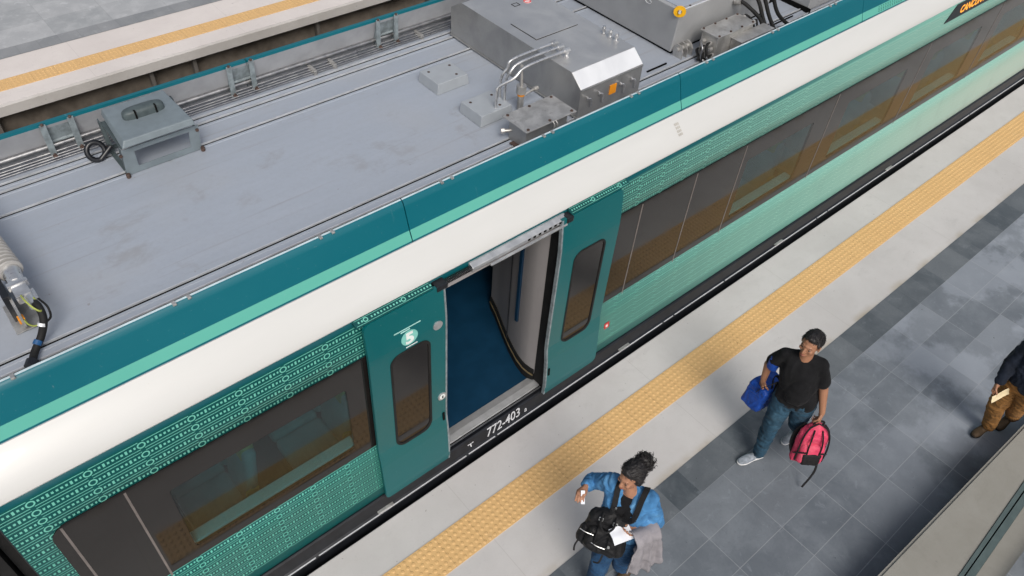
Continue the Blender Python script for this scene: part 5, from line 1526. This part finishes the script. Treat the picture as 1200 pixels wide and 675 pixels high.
# grey sweater draped over her left forearm: a folded cloth sheet
def sweater():
    t = thing('sweater', (-.14, -1.73, .6), 'grey knitted sweater draped over the forearm of the denim-jacket person', 'sweater')
    a = V(el_L) + V((-.05, -.035, -.01)); b_ = V(wr_L) + V((-.10, -.04, -.02)); d = (b_ - a).normalized(); side = V((0, 0, 1)).cross(d).normalized()
    NX, NY = 46, 60; vs = []; fs = []
    for i in range(NX + 1):
        u = i / NX; base = a.lerp(b_, u * 1.05 - .02)
        for j in range(NY + 1):
            v = j / NY * 2 - 1                       # -1 back side hem, 1 front hem
            arc = v * .56
            R0 = .072
            th = max(-1.57, min(1.57, arc / R0 * .9)); ex = max(0, abs(arc) - R0 * 1.57 / .9)
            ex *= (.86 + .10 * math.sin(u * 5 + (0 if v > 0 else 2)))
            off = side * math.sin(th) * R0 + V((0, 0, 1)) * math.cos(th) * R0
            fl = .5 + ex * 2.6
            fold = (math.sin(u * 17 + v * 1.2) * .018 + math.sin(u * 31 + 1.3) * .007) * min(1, ex * 5 + .15)
            q = base + off + V((0, 0, -ex)) + side * (fold + math.copysign(ex * .10, v)) + d * ((u - .5) * ex * .30 + math.sin(u * 23) * .006)
            q += V((noise.noise(q * 14), noise.noise(q * 14 + V((5, 0, 0))), noise.noise(q * 14 + V((0, 5, 0))))) * .010
            vs.append(q)
    for i in range(NX):
        for j in range(NY):
            k = i * (NY + 1) + j; fs.append([k, k + 1, k + NY + 2, k + NY + 1])
    o = mk('knit_cloth', vs, fs, M['grey_knit'], t, clean=True); smooth_mesh(o.data, 80)
    md = o.modifiers.new('thick', 'SOLIDIFY'); md.thickness = .010; md.offset = 0
    # a sleeve hanging from the fold
    organic('sleeve', [[(b_ + V((.03, -.06, -.10)), .032), (b_ + V((.05, -.09, -.30)), .030)], [(b_ + V((.05, -.09, -.30)), .030), (b_ + V((.04, -.08, -.42)), .026)]], M['grey_knit'], o, .007, 3, .012, 16)
    return t
sweater()

# --- third person, cut by the right edge
def make_third():
    p = thing('person', (4.0, -3.02, 0), 'person in navy jacket and brown trousers walking beside the concrete ledge', 'person')
    fw = V((-.97, .22, 0)).normalized(); rt = V((.22, .97, 0)).normalized(); lf = -rt
    pel = V((3.80, -2.955, .88)); waist = V((3.80, -2.96, 1.0)); chest = V((3.80, -2.965, 1.20)); neck = V((3.79, -2.965, 1.37)); hc = V((3.775, -2.96, 1.51))
    shR, shL = chest + rt * .17 + V((0, 0, .12)), chest + lf * .17 + V((0, 0, .12))
    elR, wrR = V((3.765, -2.76, 1.06)), V((3.63, -2.785, .85)); elL, wrL = V((3.86, -3.16, 1.10)), V((3.93, -3.14, .88))
    hipR, hipL = pel + rt * .085 + V((0, 0, -.03)), pel + lf * .085 + V((0, 0, -.03))
    knR, anR = V((3.80, -2.885, .47)), V((3.90, -2.945, .10)); knL, anL = V((3.90, -3.02, .49)), V((4.17, -3.045, .14))
    hf, hl, hu = frame((-1, .2, -.15), (0, 0, 1))
    torso = [[(chest + rt * .10, (.09, .10, .12)), (chest + lf * .10, (.09, .10, .12)), (waist + rt * .06, .105), (waist + lf * .06, .105)],
             [(waist + rt * .06, .105), (waist + lf * .06, .105), (pel + rt * .08, .10), (pel + lf * .08, .10)], [(shR, .062), (shL, .062), (neck + V((0, 0, -.03)), .06), (chest, .10)]]
    legs = lambda e: [limb(hipR, .092 + e, knR, .062 + e), limb(knR, .060 + e, anR, .042 + e), limb(hipL, .092 + e, knL, .062 + e), limb(knL, .060 + e, anL, .042 + e)]
    body = organic('body', shrink(torso) + legs(-.012) + [limb(shR, .056, elR, .041), limb(shL, .056, elL, .041), limb(elR, .041, wrR, .027), limb(elL, .041, wrL, .027)] + [limb(neck, .055, hc + V((0, 0, -.06)), .052)] + head_lumps(hc, hf, hl, hu, 1.0)
                   + hand_lumps(wrR, (-.35, -.05, -.93), (0, -.95, 0), 1, .8) + hand_lumps(wrL, (-.2, 0, -.95), (0, .95, 0), -1, .6), M['skin_a'], p, .0065, 3)
    face_parts(hc, hf, hl, hu, body, 1.0)
    P = lambda a, b, d: hc + (hf * a + hl * b + hu * d)
    rot = Matrix((hf, hl, hu)).transposed()
    organic('hair', [[(P(-.030, 0, .045), (.092, .083, .083), rot), (P(.018, 0, .078), (.052, .064, .046), rot)], [(P(-.055, 0, .0), (.058, .072, .070), rot)]], M['hair_black'], body, .007, 2, .005, 55)
    organic('jacket', [[(chest + rt * .10, (.11, .115, .135)), (chest + lf * .10, (.11, .115, .135)), (waist + rt * .065, .128), (waist + lf * .065, .128)],
                       [(waist + rt * .065, .128), (waist + lf * .065, .128), (pel + rt * .08 + V((0, 0, .03)), .122), (pel + lf * .08 + V((0, 0, .03)), .122)],
                       [(shR, .078), (shL, .078), (neck + V((0, 0, -.05)), .065), (chest, .11)], limb(shR, .076, elR, .062), limb(elR, .062, wrR.lerp(elR, .1), .046), limb(shL, .076, elL, .062), limb(elL, .062, wrL.lerp(elL, .1), .046)],
            M['navy'], body, .009, 3, .024, 10)
    organic('trousers', [[(pel + rt * .07 + V((0, 0, -.02)), .112), (pel + lf * .07 + V((0, 0, -.02)), .112)]] + legs(.016), M['pants3'], body, .008, 3, .024, 12, (1, 1, 1.7))
    shoe('shoe', anR + V((.07, -.005, -.088)), anR + V((-.19, .05, -.088)), (0, 0, 1), body, M['shoe_brown'], M['rubber'], 1.05)
    shoe('shoe', anL + V((.075, 0, -.05)), anL + V((-.17, .03, -.128)), (-.3, 0, .95), body, M['shoe_brown'], M['rubber'], 1.05)
    return wrR
w3 = make_third()
paper('folded_papers', w3 + V((-.02, -.075, -.095)), (.95, -.25, .12), (.1, .3, .9), .22, .075, 'cream folded papers in the hand of the person in brown trousers', 'paper', M['cream'], .004)

# ------------------------------------------------------------------ camera
cam = bpy.data.cameras.new('camera'); co = bpy.data.objects.new('camera', cam); col.objects.link(co)
r0 = V((0.76228912, -0.64477053, 0.05644701)); r1 = V((-0.43157772, -0.57135181, -0.69806718)); r2 = V((0.48234424, 0.50776774, -0.71380386))
rotm = Matrix((r0, -r1, -r2)).transposed()
co.matrix_world = Matrix.Translation((-2.9626547, -3.03157742, 6.4)) @ rotm.to_4x4()
cam.sensor_width = 36; cam.lens = 910.0818 / 1200 * 36; cam.clip_start = .05; cam.clip_end = 400
scene.camera = co

# ------------------------------------------------------------------ light
SUN_EL, SUN_AZ = 46, 245          # azimuth: where the sun stands, degrees from +x, counter-clockwise
w = bpy.data.worlds.new('World'); scene.world = w; w.use_nodes = True
nt = w.node_tree; nt.nodes.clear()
sky = nt.nodes.new('ShaderNodeTexSky'); sky.sky_type = 'NISHITA'; sky.sun_disc = False
sky.sun_elevation = R_(SUN_EL); sky.sun_rotation = R_(90 - SUN_AZ); sky.air_density = 1.0; sky.dust_density = 4.0; sky.ozone_density = .6
hs = nt.nodes.new('ShaderNodeHueSaturation'); hs.inputs['Saturation'].default_value = .55
bg = nt.nodes.new('ShaderNodeBackground'); bg.inputs[1].default_value = .125
out = nt.nodes.new('ShaderNodeOutputWorld'); nt.links.new(sky.outputs[0], hs.inputs['Color']); nt.links.new(hs.outputs[0], bg.inputs[0]); nt.links.new(bg.outputs[0], out.inputs[0])
sl = bpy.data.lights.new('sun', 'SUN'); sl.energy = 1.5; sl.angle = R_(26); sl.color = (1, .96, .90)
so = bpy.data.objects.new('sun', sl); col.objects.link(so)
dirv = V((math.cos(R_(SUN_AZ)) * math.cos(R_(SUN_EL)), math.sin(R_(SUN_AZ)) * math.cos(R_(SUN_EL)), math.sin(R_(SUN_EL))))
so.rotation_euler = dirv.to_track_quat('Z', 'Y').to_euler()
so.location = dirv * 40
scene.view_settings.view_transform = 'Standard'; scene.view_settings.look = 'None'; scene.view_settings.exposure = 0.12; scene.view_settings.gamma = 1
scene.render.resolution_x = 1024; scene.render.resolution_y = 576
for o in list(bpy.data.objects):
    if o.type == 'EMPTY' and not o.children: bpy.data.objects.remove(o)
